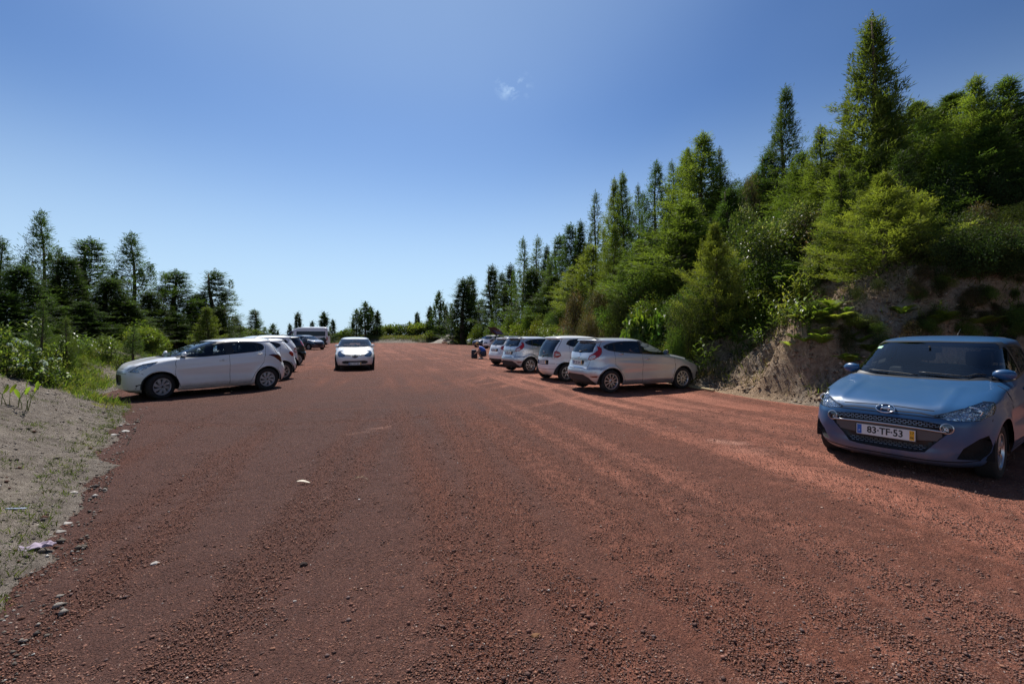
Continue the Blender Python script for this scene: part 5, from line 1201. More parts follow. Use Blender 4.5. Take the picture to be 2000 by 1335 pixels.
def con(px, top, Y, wpx, kind, label, group='cedars on the right hillside', sink=.2, X=None, minH=2.0):
    x = px2x(px, Y) if X is None else X; z = gz(x, Y) - sink; H = max(minH, py2z(top, Y) - z)
    pr_ = FINE if kind == 'fine' else FINE2 if kind == 'fine2' else FAR[kind[1]] if kind[0] == '*' else CON[kind]
    rad = (1.15 if kind[0] == '*' else 1.75) * wpx / F * Y; H *= 1.035; ws = rad / (pr_['R'] * H / pr_['H'])
    return put(pr_, x, Y, H, ws, None, label, 'tree', group, z=z)
T_R = [
 (815, 611, 93, 10, '*e', 'tiny pointed cedar at the left end of the right-hand treeline'),
 (840, 600, 90, 13, '*e', 'small cedar just left of the slim dark spire above the far bushes'),
 (857, 571, 88, 20, '*b', 'slim dark spire cedar standing clear above the far grey soil heap'),
 (871, 597, 86, 10, '*e', 'short thin cedar in the gap right of the slim dark spire'),
 (882, 596, 84, 13, '*b', 'small cedar tucked against the left side of the broad dark twin cedar'),
 (905, 546, 74, 37, 'e', 'broad dark cedar, tall and dense, left front of the hillside row'),
 (920, 541, 76, 25, 'e', 'taller twin rising behind the broad dark cedar at the left of the hillside'),
 (940, 585, 72, 25, 'b', 'low cedar between the dark twin cedars and the next slender spire'),
 (962, 521, 66, 28, 'e', 'slender dark spire cedar, second high point from the left of the hill'),
 (981, 535, 62, 23, 'b', 'narrow cedar filling the dip right of the slender dark spire'),
 (997, 519, 60, 26, 'e', 'dark narrow cedar below the pair of open-topped spires'),
 (1022, 469, 55, 30, 'f', 'left one of two open-topped spire cedars above the far parked cars'),
 (1050, 466, 52, 30, 'f', 'right one of two open-topped spire cedars above the far parked cars'),
 (1038, 525, 47, 42, 'e', 'full dark cedar standing below the two open-topped spires'),
 (1068, 482, 50, 19, 'e', 'thin dark spire right beside the two open-topped cedars'),
 (1092, 462, 46, 36, 'b', 'dark green cedar on the skyline left of the middle of the hill'),
 (1115, 441, 43, 39, 'b', 'rounded dark cedar making the shoulder of the hillside treeline'),
 (1134, 434, 41, 22, 'e', 'thin dark tip rising beside the rounded shoulder cedar'),
 (1080, 540, 42, 47, 'b', 'dense dark cedar column low down above the yellow-green bushes'),
 (1118, 520, 36, 38, 'a', 'sunlit green cedar left of the dry brown scrub'),
 (1163, 379, 38, 28, 'f', 'bluish open-topped cedar standing out on the skyline left of centre hill'),
 (1155, 480, 33, 58, 'd', 'yellow-green cedar of medium height on the lower hillside'),
 (1200, 352, 34, 34, 'd', 'left of the two yellowish twin-tipped cedars on the skyline'),
 (1216, 340, 33, 34, 'd', 'tallest yellowish cedar with a slender tip above the white parked cars'),
 (1246, 364, 33, 20, 'f', 'small bluish cedar top between the yellowish one and the big dark one'),
 (1200, 440, 28, 34, 'd', 'broad yellow-green cedar halfway up the hill above the dry scrub'),
 (1283, 319, 29, 50, 'c', 'big dark green cedar with a dense pointed head, middle of the hill'),
 (1312, 318, 31, 26, 'f', 'thin pale cedar tips right behind the big dark pointed one'),
 (1250, 470, 24, 56, 'a', 'wide sunlit cedar low on the slope above the silver hatchback'),
 (1300, 440, 23, 50, 'c', 'dark spreading cedar low on the slope in the middle of the picture right half'),
 (1342, 296, 30, 47, 'a', 'green cedar with a shouldered top left of the feathery skyline cedar'),
 (1372, 264, 27, 64, 'a', 'feathery many-tipped green cedar, high point of the middle hill'),
 (1405, 292, 27, 26, 'f', 'thin wispy cedar top on the right flank of the feathery green cedar'),
 (1340, 395, 22, 81, 'a', 'dense green cedar below the feathery skyline tree'),
 (1395, 438, 15.8, 56, 'fine2', 'large bushy sunlit cedar reaching down to the bank, right above the silver car nose'),
 (1425, 370, 21, 48, 'b', 'dark cedar behind the large bushy sunlit one'),
 (1500, 300, 22.5, 47, 'b', 'short dark cedar at the foot of the lone narrow spire'),
 (1534, 174, 21.5, 36, 'b', 'lone narrow dark spire cedar against the sky, left of the tallest tree'),
 (1478, 340, 24, 44, 'a', 'low green cedar on the skyline between the feathery one and the narrow spire'),
 (1602, 249, 17.5, 50, 'd', 'light green cedar with a small tuft on top, between spire and tallest tree'),
 (1645, 268, 17, 56, 'a', 'green cedar touching the left side of the tallest tree'),
 (1566, 300, 19, 53, 'a', 'green cedar just right of the narrow spire, below its middle'),
 (1703, 40, 15.2, 74, 'fine', 'tallest tree in the picture, ragged dark cedar leaning its tip left'),
 (1728, 190, 14.6, 50, 'fine', 'second leader hugging the right side of the tallest cedar'),
 (1800, 232, 15.5, 56, 'c', 'dark cedar with drooping side branches right of the tallest tree'),
 (1850, 262, 14.2, 56, 'a', 'bushy green cedar between the drooping dark one and the yellowish top-right tree'),
 (1905, 152, 13.6, 62, 'd', 'yellow-green cedar with a bare tuft on top near the right edge'),
 (1965, 155, 13.2, 70, 'a', 'broad-headed green tree at the top right edge of the picture'),
 (2040, 180, 12.6, 80, 'c', 'dark tree cut by the right edge of the picture'),
 (1725, 340, 11.6, 86, 'fine2', 'pale yellow-green young cedar leaning out over the bare bank'),
 (1800, 395, 11.6, 40, 'd', 'small yellowish sprig cedar at the right of the pale young one on the bank'),
 (1640, 330, 13.6, 52, 'a', 'green cedar with a visible bare trunk left of the pale young one'),
 (1760, 300, 12.8, 64, 'c', 'shaded cedar directly above the bare bank behind the blue car'),
 (1860, 215, 17.5, 60, 'b', 'dark cedar closing the skyline gap between the tallest tree and the top-right trees'),
 (1790, 262, 19, 60, 'a', 'green cedar far up behind the drooping dark one'),
 (1935, 250, 12.4, 70, 'b', 'dark cedar standing in shade in front of the top-right yellow-green trees'),
]
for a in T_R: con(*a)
T_L = [
 (105, 560, 20, 50, 'e', 'dense dark cedar low between the tallest left one and the wispy-topped one', .2),
 (165, 590, 20, 44, 'e', 'dark cedar low in front of the wispy-topped one', .2),
 (250, 590, 22, 44, 'e', 'dense cedar at the foot of the well-shaped layered one', .2),
 (340, 610, 26, 40, 'e', 'low dark cedar under the rounded one of the left group', .2),
 (430, 600, 28, 34, 'e', 'dense dark cedar at the foot of the last big one of the left group', .2),
 (10, 570, 17, 50, 'e', 'dense low cedar in the left corner behind the hydrangeas', .2),
 (2, 468, 22, 56, 'c', 'open dark cedar cut by the left edge of the picture', .2),
 (80, 417, 23, 56, 'c', 'tallest cedar of the left group with bare lower gaps in its top', .2),
 (128, 500, 21, 50, 'e', 'dark cedar filling the space right of the tallest left one', .2),
 (40, 520, 18, 62, 'e', 'dark cedar low in front of the tallest left one', .2),
 (175, 470, 24, 67, 'b', 'cedar with a wispy top between the two tallest left ones', .2),
 (215, 545, 22, 52, 'e', 'short dark cedar between the wispy-topped and the well-shaped one', .2),
 (256, 459, 26, 65, 'c', 'well-shaped layered cedar, second tallest of the left group', .2),
 (292, 570, 25, 44, 'e', 'low dark cedar right of the well-shaped layered one', .2),
 (343, 531, 28, 65, 'b', 'rounded cedar in the middle of the left group\'s right half', .2),
 (385, 575, 29, 42, 'e', 'short cedar in the dip before the last big one of the left group', .2),
 (420, 531, 30, 55, 'b', 'last big dark cedar at the right end of the left group', .2),
 (405, 600, 25, 30, 'a', 'bright-edged small cedar in front of the last big dark one', .2),
 (460, 618, 36, 24, 'e', 'small dark cedar just past the right end of the left group', .2),
 (497, 606, 40, 27, 'b', 'single round dark cedar above the roof of the white side-on car', .2),
 (533, 634, 46, 20, '*b', 'small pale cedar between the round dark one and the minibus', .2),
 (582, 612, 70, 13, '*e', 'thin pale cedar behind the minibus roof front', .2),
 (566, 633, 78, 8, '*e', 'tiny cedar left of the thin pale one behind the minibus', .2),
 (610, 628, 84, 9, '*e', 'tiny cedar above the middle of the minibus roof', .2),
 (633, 611, 80, 18, '*e', 'dark cedar right behind the rear of the minibus', .2),
 (650, 625, 84, 11, '*e', 'small cedar right of the one behind the minibus rear', .2),
 (697, 605, 86, 18, '*b', 'left cedar of the cluster above the white car driving up', .2),
 (714, 591, 86, 22, '*b', 'tallest dark cedar of the cluster above the driving white car', .2),
 (724, 600, 88, 15, '*e', 'dark cedar attached to the right of the tallest in the far cluster', .2),
 (737, 608, 88, 13, '*e', 'right end cedar of the far cluster above the driving white car', .2),
 (800, 628, 96, 7, '*e', 'tiniest cedar on the skyline left of the far hedge end', .2),
]
for a in T_L: con(*a[:5], a[5], 'cedars beyond the left bank' if a[0] < 560 else 'small cedars beyond the far end', a[6], minH=1.5)
con(82, 590, 13.0, 26, 'f', 'small yellow-green young cedar in front of the dark left group', 'young cedars on the left', .2, minH=1)
con(130, 622, 13.5, 20, 'f', 'smaller yellowish sapling right of the young cedar on the left', 'young cedars on the left', .2, minH=1)
con(262, 640, 17, 24, 'f', 'low yellowish cedar sapling beyond the mound, behind the side-on white car nose', 'young cedars on the left', .2, minH=1)

def shr(px, top, Y, wpx, kind, label, group=None, cat='shrub', sink=.15, minH=.5, z=None):
    x = px2x(px, Y); z = gz(x, Y) - sink if z is None else z; H = max(minH, py2z(top, Y) - z); pr_ = FARSH[kind[1:]] if kind[0] == '*' else SH[kind]
    rad = wpx / F * Y; return put(pr_, x, Y, H, rad / (pr_['R'] * H / pr_['H']), None, label, cat, group, z=z)
S_ = [
 (662, 650, 88, 18, '*green', 'low bush left of the cedar cluster, nearest the minibus'), (683, 641, 88, 20, '*dark', 'dark round bush in front of the far cedar cluster'), (672, 646, 92, 22, '*green', 'pale bush between minibus and the dark round bush'),
 (740, 636, 90, 26, '*green', 'left end of the long hedge, bright green'), (765, 634, 91, 26, '*green', 'second bush of the far hedge from its left end'), (790, 633, 91, 26, '*dark', 'darker bush a third along the far hedge'), (815, 631, 91, 26, '*green', 'middle bush of the far hedge'), (838, 629, 91, 26, '*green', 'high rounded bush right of the hedge middle'), (860, 633, 89, 24, '*dark', 'right end bush of the far hedge by the grey heap'), (845, 646, 86, 26, '*green', 'low bright bush at the foot of the hedge right end'),
 (905, 655, 78, 24, '*green', 'grassy green heap in front of the broad dark cedar'),
 (935, 634, 66, 24, 'green', 'sunlit bush left of the distant pale parked car'), (960, 626, 58, 26, 'green', 'overhanging sunlit bush above the distant dark blue car'), (905, 628, 76, 20, '*green', 'bush at the foot of the broad dark twin cedars'), (985, 634, 50, 26, 'yellow', 'yellow-green bush behind the raised tailgate'),
 (1015, 628, 42, 32, 'yellow', 'bright yellow-green bush right of the raised tailgate'), (1052, 622, 38, 34, 'yellow', 'largest bright yellow-green bush, above the third car of the row'), (1082, 636, 33, 26, 'yellow', 'yellow-green bush at the left of the dry brown scrub'), (1000, 612, 46, 26, 'green', 'green bush on the slope above the raised tailgate'), (1035, 596, 42, 28, 'green', 'bushy green patch under the open-topped spire cedars'),
 (1120, 570, 27, 40, 'dry', 'dry brown scrub hanging over the bank left of the small white car roof'), (1165, 560, 25, 42, 'dry', 'largest dry brown scrub above the small white car'), (1150, 615, 23, 38, 'dry', 'dry scrub down the bank behind the small white car'), (1205, 575, 22.5, 38, 'heath', 'olive heath bush right of the dry brown scrub'),
 (1245, 626, 18.2, 40, 'bigleaf', 'broad-leaved bright green plant above the silver hatchback roof'), (1290, 628, 17.6, 34, 'bigleaf', 'darker broad-leaved plant right of the bright one above the silver roof'),
 (1340, 590, 15.6, 64, 'heath', 'olive heath bush beside the large bushy cedar foot'), (1320, 640, 15.2, 34, 'green', 'leafy shrub above the bonnet of the silver hatchback'),
 (1500, 430, 16.5, 86, 'pale', 'pale-leaved broadleaf shrub, left half of the glossy thicket'), (1560, 395, 16.6, 66, 'pale', 'pale-leaved broadleaf shrub, upper right of the glossy thicket'), (1455, 400, 19, 46, 'pale', 'glossy broadleaf shrub left of the thicket, higher up'), (1610, 455, 14, 40, 'pale', 'glossy shrub between the thicket and the bare-trunked cedar'),
 (1460, 345, 22, 34, 'dry', 'brownish scrub on the skyline left of the narrow spire'), (1440, 365, 21, 34, 'dark', 'dark shrub below the brownish skyline scrub'),
 (1675, 560, 10.9, 24, 'heath', 'olive heath bush on the spur below the pale young cedar'), (1655, 640, 10.4, 22, 'heath', 'low heath bush on the shaded bank left of the blue car'), (1720, 640, 10.1, 22, 'dark', 'dark tuft on the bank just above the blue car roof'),
 (1850, 330, 12.6, 64, 'dark', 'dark shrub in shade under the trees, upper right'), (1930, 340, 12.2, 66, 'dark', 'dark shrub in deep shade near the right edge'), (1990, 320, 11.8, 60, 'dark', 'olive shrub with lit tips at the right edge'), (1790, 420, 12.2, 54, 'dark', 'shaded shrub beneath the drooping dark cedar'), (1880, 430, 11.6, 56, 'dark', 'dark shrub hanging above the shaded bare bank'), (1965, 440, 11.2, 50, 'heath', 'shrub at the right edge, lower than the olive one'), (1990, 600, 9.6, 26, 'green', 'small green clump at the right edge above the blue car'),  # dark kinds carry the shade under the trees in their leaf colour
 (1830, 470, 11.4, 40, 'heath', 'heath clump on the lip of the shaded bank'), (1925, 395, 10.9, 46, 'dry', 'brown dry bush at the right edge in the shade'),
]
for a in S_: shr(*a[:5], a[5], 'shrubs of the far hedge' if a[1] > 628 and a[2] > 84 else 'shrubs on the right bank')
# undergrowth on the hillside between the named trees
r_ = np.random.default_rng(77); k = 0
for i in range(150):
    Y = 11 + 50 * r_.random() ** 1.3; d = 1.8 + 11 * r_.random(); x = float(XR(Y)) + d
    if x / Y > 1.2 or (Y < 14.5 and d < 6): continue
    if HZ - (gz(x, Y) + 1.9 - EYE) * F / Y < np.interp(1000 + x / Y * F, [900, 1000, 1100, 1200, 1300, 1400, 1500, 1700, 1850, 2050], [610, 590, 520, 450, 400, 365, 340, 310, 290, 260]): continue
    kind = ['dark', 'green', 'heath', 'dark', 'dry', 'green'][i % 6]; H = 1.0 + 1.2 * r_.random(); pr_ = SH[kind]
    put(pr_, x, Y, H, 1.0 + .3 * r_.random(), None, 'leafy undergrowth shrub crowded between the cedars of the right hillside', 'shrub', 'undergrowth shrubs on the right hillside'); k += 1

# ---- ferns, ginger lilies and other leafy plants
def fern(seed, col, nfr=11, L_=.75):
    r = np.random.default_rng(seed); V = []; C = []
    for k in range(nfr):
        az = k * 2.4 + r.random(); l = L_ * (.7 + .5 * r.random()); el = .75 + .35 * r.random(); n = 22; pts = []
        for i in range(n + 1):
            t = i / n; pts.append((l * t * math.cos(el) * math.cos(az) * 1.25, l * t * math.cos(el) * math.sin(az) * 1.25, l * (t * math.sin(el) * 1.15 - .55 * t * t) + .03))
        pts = np.array(pts); side = np.array([-math.sin(az), math.cos(az), 0]); cc = np.array(col) * (.7 + .6 * r.random())
        for i in range(2, n):
            t = i / n; w_ = l * .30 * math.sin(math.pi * min(1, t * .92 + .08)) ** .8; d = unit(pts[i + 1] - pts[i - 1]); hw = l / n * .42
            for s in (1, -1):
                tip = pts[i] + side * s * w_ + d * w_ * .35 - np.array([0, 0, .22 * w_]); a = pts[i] - d * hw; b = pts[i] + d * hw; m = (a + tip) / 2 - d * hw * .2
                V += [a, m, tip, b]; C += [cc * (.9 + .25 * r.random())] * 4
    V = np.array(V); return dict(name='fern', H=L_, R=L_, crown=mesh_np('fronds', V, np.arange(len(V)).reshape(-1, 4), False, [ML], None, np.array(C)))
def ginger(seed, col, nst=9, H=.9, leaf=.27, wid=.030):
    r = np.random.default_rng(seed); P = []; D = []; C = []; W_ = []; Ls = []; bm = bmesh.new()
    for k in range(nst):
        a = r.random() * 6.283; b = np.array([.18 * math.cos(a), .18 * math.sin(a), 0]) * r.random() * 2; ln_ = .3 * r.normal(size=2); h = H * (.6 + .5 * r.random())
        pts = [tuple(b + np.array([ln_[0] * t * t * h, ln_[1] * t * t * h, h * t])) for t in (0, .35, .7, 1)]; tube(bm, pts, .009, 5, r2=.004)
        az = r.random() * 6
        for j in range(9):
            t = .25 + .75 * j / 8; p = b + np.array([ln_[0] * t * t * h, ln_[1] * t * t * h, h * t]); az2 = az + math.pi * j + .3 * r.normal(); P.append(p); D.append((math.cos(az2), math.sin(az2), .55 + .5 * t)); C.append(np.array(col) * (.7 + .7 * r.random())); Ls.append(leaf * (.7 + .5 * r.random()))
    P, D, C, Ls = map(np.array, (P, D, C, Ls)); D = unit(D); n = len(P); up = np.array([0, 0, 1.]); S = unit(np.cross(D, up)); L1 = Ls[:, None]
    droop = np.array([0, 0, -1.]) * L1; m1 = P + D * L1 * .35; m2 = P + D * L1 * .72 + droop * .14; tip = P + D * L1 + droop * .42; w_ = L1 * wid / .3
    V = np.stack([P, m1 + S * w_, m1 - S * w_, m2 + S * w_ * .85, m2 - S * w_ * .85, tip], 1).reshape(-1, 3); b_ = (np.arange(n) * 6)[:, None]
    Fq = np.concatenate([b_ + np.array([0, 1, 2, 2]), b_ + np.array([2, 1, 3, 4]), b_ + np.array([4, 3, 5, 5])]); Fq = Fq.reshape(-1, 4)
    tri = []; 
    for f in Fq: tri += [(f[0], f[1], f[2])] + ([(f[0], f[2], f[3])] if f[3] != f[2] else [])
    me = bm_mesh('stem', bm, True, [MW]); at = me.color_attributes.new('Col', 'FLOAT_COLOR', 'POINT'); at.data.foreach_set('color', np.tile(np.array([.06, .09, .02, 1], np.float32), (len(me.vertices), 1)).ravel())
    return dict(name='ginger_lily', H=H, R=.4, crown=mesh_np('leaves', V, np.array(tri), False, [MGL], None, np.repeat(C, 6, 0)), trunk=me)
FE = [fern(61, (.12, .17, .03)), fern(62, (.08, .12, .024)), fern(63, (.19, .23, .05), 9)]
GI = [ginger(71, (.085, .13, .022)), ginger(72, (.13, .18, .03)), ginger(73, (.16, .17, .04), 7)]
def putp(pr_, x, y, H, label, cat, group, name, ws=1.0, sink=.03):
    z = gz(x, y); 
    r = empty(name, (x, y, z - sink), (x * 5.3 + y * 9.1) % 6.28, label, cat, group); s = H / pr_['H']; r.scale = (s * ws, s * ws, s)
    if 'trunk' in pr_ and pr_.get('trunk'): link_(('stem', pr_['trunk']), r)
    link_(('fronds' if name == 'fern' else 'leaves', pr_['crown']), r); return r
def on_bank(px, py, Ymin=8.5, Ymax=24):
    """walk along the view ray of a pixel until it meets the terrain: a point on the bank"""
    for Y in np.arange(Ymin, Ymax, .05):
        x = px2x(px, Y)
        if gz(x, Y) >= py2z(py, Y): return x, Y
    return px2x(px, Ymax), Ymax
fern_spots = [(1595, 545, .75, 'large bright fern arching over the bare spur'), (1560, 560, .7, 'bright fern in the leafy patch left of the bare spur'), (1598, 640, .42, 'small curled yellow fern on the bare bank, left of the blue car'), (1625, 605, .38, 'small pale fern on the spur above the curled yellow one'), (1760, 620, .35, 'small dark fern on the shaded bank behind the blue car'), (1985, 655, .42, 'bright fern frond at the right edge above the blue car roof'), (1650, 545, .4, 'small fern on the crest of the spur'), (1480, 640, .5, 'fern hanging low over the bank right of the silver car'), (1530, 612, .5, 'fern in the middle of the ginger patch'), (1440, 655, .45, 'fern just right of the silver hatchback bonnet'), (1700, 690, .35, 'fern low on the bank by the blue car mirror'), (1410, 640, .5, 'fern under the large bushy cedar'), (1365, 650, .4, 'fern over the nose of the silver hatchback')]
for i, (px, py, h, lb) in enumerate(fern_spots):
    x, y = on_bank(px, py); putp(FE[i % 3] if i != 2 else FE[2], x, y, h * 1.35, lb, 'fern', 'ferns on the right bank', 'fern')
r_ = np.random.default_rng(5)
for i in range(150):
    if 78 <= i < 96: continue
    if i < 52: px, py = 1400 + 190 * r_.random(), 560 + 100 * r_.random()
    elif i < 78: px, py = 1380 + 130 * r_.random(), 620 + 60 * r_.random()
    else: px, py = 1180 + 220 * r_.random(), 600 + 60 * r_.random()
    x, y = on_bank(px, py, 9, 30)
    putp(GI[i % 3], x, y, .45 + .45 * r_.random(), 'leafy ginger plant with long pointed leaves in the patch on the right bank', 'plant', 'ginger plants on the right bank', 'ginger_lily')
for i in range(90):      # bushy verge plants hiding the foot of the hill behind the parked row
    Y = 14 + 55 * r_.random() ** 1.2; x = float(XR(Y)) + .3 + 2.4 * r_.random()
    if i % 3: put(SH[['green', 'yellow', 'heath', 'dark'][i % 4]], x, Y, .8 + .8 * r_.random(), 1.1, None, 'low bush on the bank foot behind the right hand row of cars', 'shrub', 'low bushes behind the parked row')
    else: putp(GI[i % 3], x, Y, .8 + .5 * r_.random(), 'leafy ginger plant at the bank foot behind the right hand row of cars', 'plant', 'ginger plants behind the parked row', 'ginger_lily')
r_ = np.random.default_rng(55)
for i in range(34):      # more fern clumps spread over both sides of the bare spur
    px, py = ((1380 + 230 * r_.random(), 600 + 90 * r_.random()) if i < 20 else (1590 + 120 * r_.random(), 590 + 130 * r_.random()) if i < 28 else (1750 + 250 * r_.random(), 600 + 50 * r_.random()))
    x, y = on_bank(px, py); putp(FE[i % 3], x, y, .28 + .3 * r_.random(), 'light green fern clump growing out of the cut bank', 'fern', 'fern clumps of the cut bank', 'fern')
# left bank: leafy plants behind the mound and along the parked row
for i in range(110):
    Y = 12.5 + 34 * r_.random() ** 1.6; d = 1.6 + 4.5 * r_.random(); x = float(XL(Y)) - d
    if i % 3 == 0: putp(GI[i % 2], x, Y, .6 + .3 * r_.random(), 'leafy ginger plant on the bank beyond the left hand row of cars', 'plant', 'ginger plants on the left bank', 'ginger_lily')
    else: put(SH[['green', 'yellow', 'green', 'heath'][i % 4]], x, Y, (.6 + .7 * r_.random()) * (.62 if Y < 19 else 1), 1.0, None, 'sunlit low bush on the bank beyond the left hand row of cars', 'shrub', 'low bushes on the left bank')
for i in range(30):
    Y = 40 + 42 * r_.random(); x = float(XL(Y)) - 1 - 3 * r_.random(); put(FARSH['green'], x, Y, 1.0 + .8 * r_.random(), 1.2, None, 'distant green bush beyond the left row near the minibus', 'shrub', 'distant bushes near the minibus')
for i in range(26):      # shrubs overhanging the shaded cut bank; mostly dark kinds, shade put into leaf colour
    px = 1740 + 290 * r_.random(); py = 430 + 120 * r_.random() ** .8; x, y = on_bank(px, py, 8.6, 18)
    put(SH[['heath', 'dark', 'dry', 'dark', 'dark'][i % 5]], x, y, .5 + .7 * r_.random(), 1.1, None, 'shaded shrub overhanging the bare bank at the upper right', 'shrub', 'shrubs overhanging the shaded bank')
for i in range(60):      # small tufts rooted all over the cut face
    px = 1590 + 410 * r_.random(); py = 545 + 130 * r_.random(); x, y = on_bank(px, py, 8.3, 15)
    if i % 4 == 3: putp(GI[i % 3], x, y, .25 + .25 * r_.random(), 'small leafy plant rooted on the bare cut bank behind the blue car', 'plant', 'small plants on the cut bank', 'ginger_lily')
    else: put(SH[['heath', 'dry', 'green'][i % 3]], x, y, .16 + .30 * r_.random(), 1.0, None, 'small tuft of scrub rooted on the bare cut bank behind the blue car', 'shrub', 'small scrub tufts on the cut bank', sink=.03)
# hydrangea
hyd = shrub('hydrangea', 1.5, 1.3, 2600, 81, [(.04, .065, .018), (.07, .10, .022), (.030, .048, .016), (.16, .20, .05)], .11, .62, 16, MGL)
r_ = np.random.default_rng(9); fl = []; fc = []
for k in range(26):
    a = r_.random() * 6.28; e = r_.random() * 1.1; c = np.array([1.22 * math.cos(a) * math.cos(e), 1.22 * math.sin(a) * math.cos(e), .25 + 1.15 * math.sin(e)]); d = unit(r_.normal(size=(46, 3))); d[:, 2] = abs(d[:, 2]); fl.append((c + d * .07, unit(d + .3 * r_.normal(size=(46, 3))))); fc.append(jit((.36, .40, .62) if k % 3 else (.50, .52, .60), 46, r_, .15))
V, Fq = blades(np.concatenate([a for a, b in fl]), np.concatenate([b for a, b in fl]), .038, .035, r_, .5); hyd['flowers'] = mesh_np('flowers', V, Fq, False, [ML], None, np.repeat(np.concatenate(fc), 4, 0))
put(hyd, px2x(84, 9.6), 9.6, .85, .72, 1.0, 'hydrangea bush with pale blue flower heads on the left mound', 'hydrangea', 'hydrangeas on the left mound', sink=.25)
put(hyd, px2x(5, 9.2), 9.2, 1.0, .8, 3.0, 'dark-leaved hydrangea cut by the left edge of the picture', 'hydrangea', 'hydrangeas on the left mound', sink=.2)
put(hyd, px2x(40, 10.5), 10.5, 1.05, .8, 5.0, 'hydrangea behind and between the two front ones at the left edge', 'hydrangea', 'hydrangeas on the left mound', sink=.2)
# stemmed plants with rolled leaves on the bare mound
def arum(seed, n, H, name='calla_lily'):
    r = np.random.default_rng(seed); bm = bmesh.new(); V = []; Fs = []; C = []
    for k in range(n):
        a = r.random() * 6.28; b = np.array([.10 * r.normal(), .10 * r.normal(), 0]); ln_ = .25 * r.normal(size=2); h = H * (.6 + .5 * r.random()); tube(bm, [tuple(b), tuple(b + np.array([ln_[0] * .3 * h, ln_[1] * .3 * h, .55 * h])), tuple(b + np.array([ln_[0] * h, ln_[1] * h, h]))], .009, 6, r2=.006)
        p = b + np.array([ln_[0] * h, ln_[1] * h, h * .93]); L_ = .22 * (.8 + .4 * r.random()); up = unit(np.array([.3 * r.normal(), .3 * r.normal(), 1.])); s = unit(np.cross(up, [math.cos(a), math.sin(a), 0])); nn = np.cross(s, up); i0 = len(V)
        col = np.array((.38, .46, .06) if k % 2 else (.20, .28, .05))
        for t, w_ in ((0, .012), (.3, .035), (.6, .042), (.85, .03), (1, .004)):
            for q in (-1, 0, 1): V.append(p + up * L_ * t + s * q * w_ + nn * (abs(q) * w_ * .5 - t * t * .06)); C.append(col)
        for i in range(4):
            for q in range(2): o = i0 + i * 3 + q; Fs.append((o, o + 1, o + 4, o + 3))
    me = bm_mesh('stem', bm, True, [MW]); at = me.color_attributes.new('Col', 'FLOAT_COLOR', 'POINT'); at.data.foreach_set('color', np.tile(np.array([.16, .22, .06, 1], np.float32), (len(me.vertices), 1)).ravel())
    return dict(name=name, H=H, R=.3, crown=mesh_np('leaves', V, Fs, True, [MGL], None, np.array(C)), trunk=me)
ar = arum(5, 6, .52)
for px, py, h, lb in ((38, 800, .34, 'clump of upright stems topped by a yellow-green rolled leaf on the bare mound'), (-2, 790, .30, 'stemmed plant cut by the left edge, beside the upright clump')):
    x, y = on_bank(px, py, 4, 12); putp(ar, x, y, h, lb, 'plant', 'stemmed plants on the mound', 'calla_lily')
x, y = on_bank(86, 752, 5, 14); putp(ginger(91, (.12, .18, .03), 4, .5), x, y, .34, 'small rosette plant with spreading green leaves on the mound crest', 'plant', None, 'rosette_plant', 1.4)

# grass: one mass
def grass_mass(name, pts, H, r, cols, label, per=14, spread=.05, wid=.006, kind=None):
    n = len(pts); P = np.repeat(pts, per, 0); m = len(P); P = P + np.stack([spread * r.normal(size=m), spread * r.normal(size=m), np.zeros(m)], -1)
    P[:, 2] = ground_z(P[:, 0], P[:, 1]) - .01
    D = unit(np.stack([.55 * r.normal(size=m), .55 * r.normal(size=m), np.ones(m)], -1)); Ln = np.repeat(H, per) * (.5 + .8 * r.random(m)); ci = r.integers(len(cols), size=n); C = np.repeat(np.array(cols)[ci], per, 0) * (.7 + .6 * r.random((m, 1)))
    V, Fq = blades(P, D, Ln, wid + Ln * .045, r, .35, .18); tag(link(name, mesh_np(name, V, Fq, False, [ML], None, np.repeat(C, 4, 0))), label, 'grass', kind='stuff')
gc = [(.10, .14, .03), (.14, .17, .04), (.07, .10, .025), (.17, .16, .06)]
r_ = np.random.default_rng(15)
# mound top and the bank along the left row
Y = 6.2 + 24 * r_.random(9000) ** 1.35; d = .25 + 5.5 * r_.random(9000); X = XL(Y) - d; z = ground_z(X, Y); dens = np.clip((Y - 7.3) / 2.0, 0.0, 1) * np.where(Y > 9.2, 1, np.clip((z - .72) / .3, 0, 1)) * np.clip(.55 + 1.6 * fbm(X, Y, 1.2, 3), .0, 1)
k = r_.random(9000) < dens; pts = np.stack([X[k], Y[k], z[k]], -1)
grass_mass('grass', pts, .12 + .16 * r_.random(len(pts)), r_, gc, 'yellow-green grass and weeds covering the left mound', 16, .09)
# tufts at the foot of the mound
c0 = [(3.9, .5), (3.2, .6), (5.0, .35), (6.2, .55), (6.6, .9), (7.6, .3), (8.6, .5), (9.2, .2), (2.7, .6), (10.3, .4), (7.9, 1.5), (5.7, 1.5), (4.6, 1.0)]; P_ = []
for (yy, dd) in c0:
    for q in range(26): P_.append((float(XL(yy)) - dd + .16 * r_.normal(), yy + .20 * r_.normal(), 0))
Y = 1.8 + 9 * r_.random(420) ; X = XL(Y) - .05 - .4 * r_.random(420) ** 2; P_ += list(zip(X, Y, 0 * X)); P_ = np.array(P_)
grass_mass('grass_tufts', P_, .03 + .05 * r_.random(len(P_)), r_, [(.07, .10, .025), (.11, .13, .04), (.05, .07, .02)], 'small grass tufts along the edge between mound and gravel', 12, .03, .003)
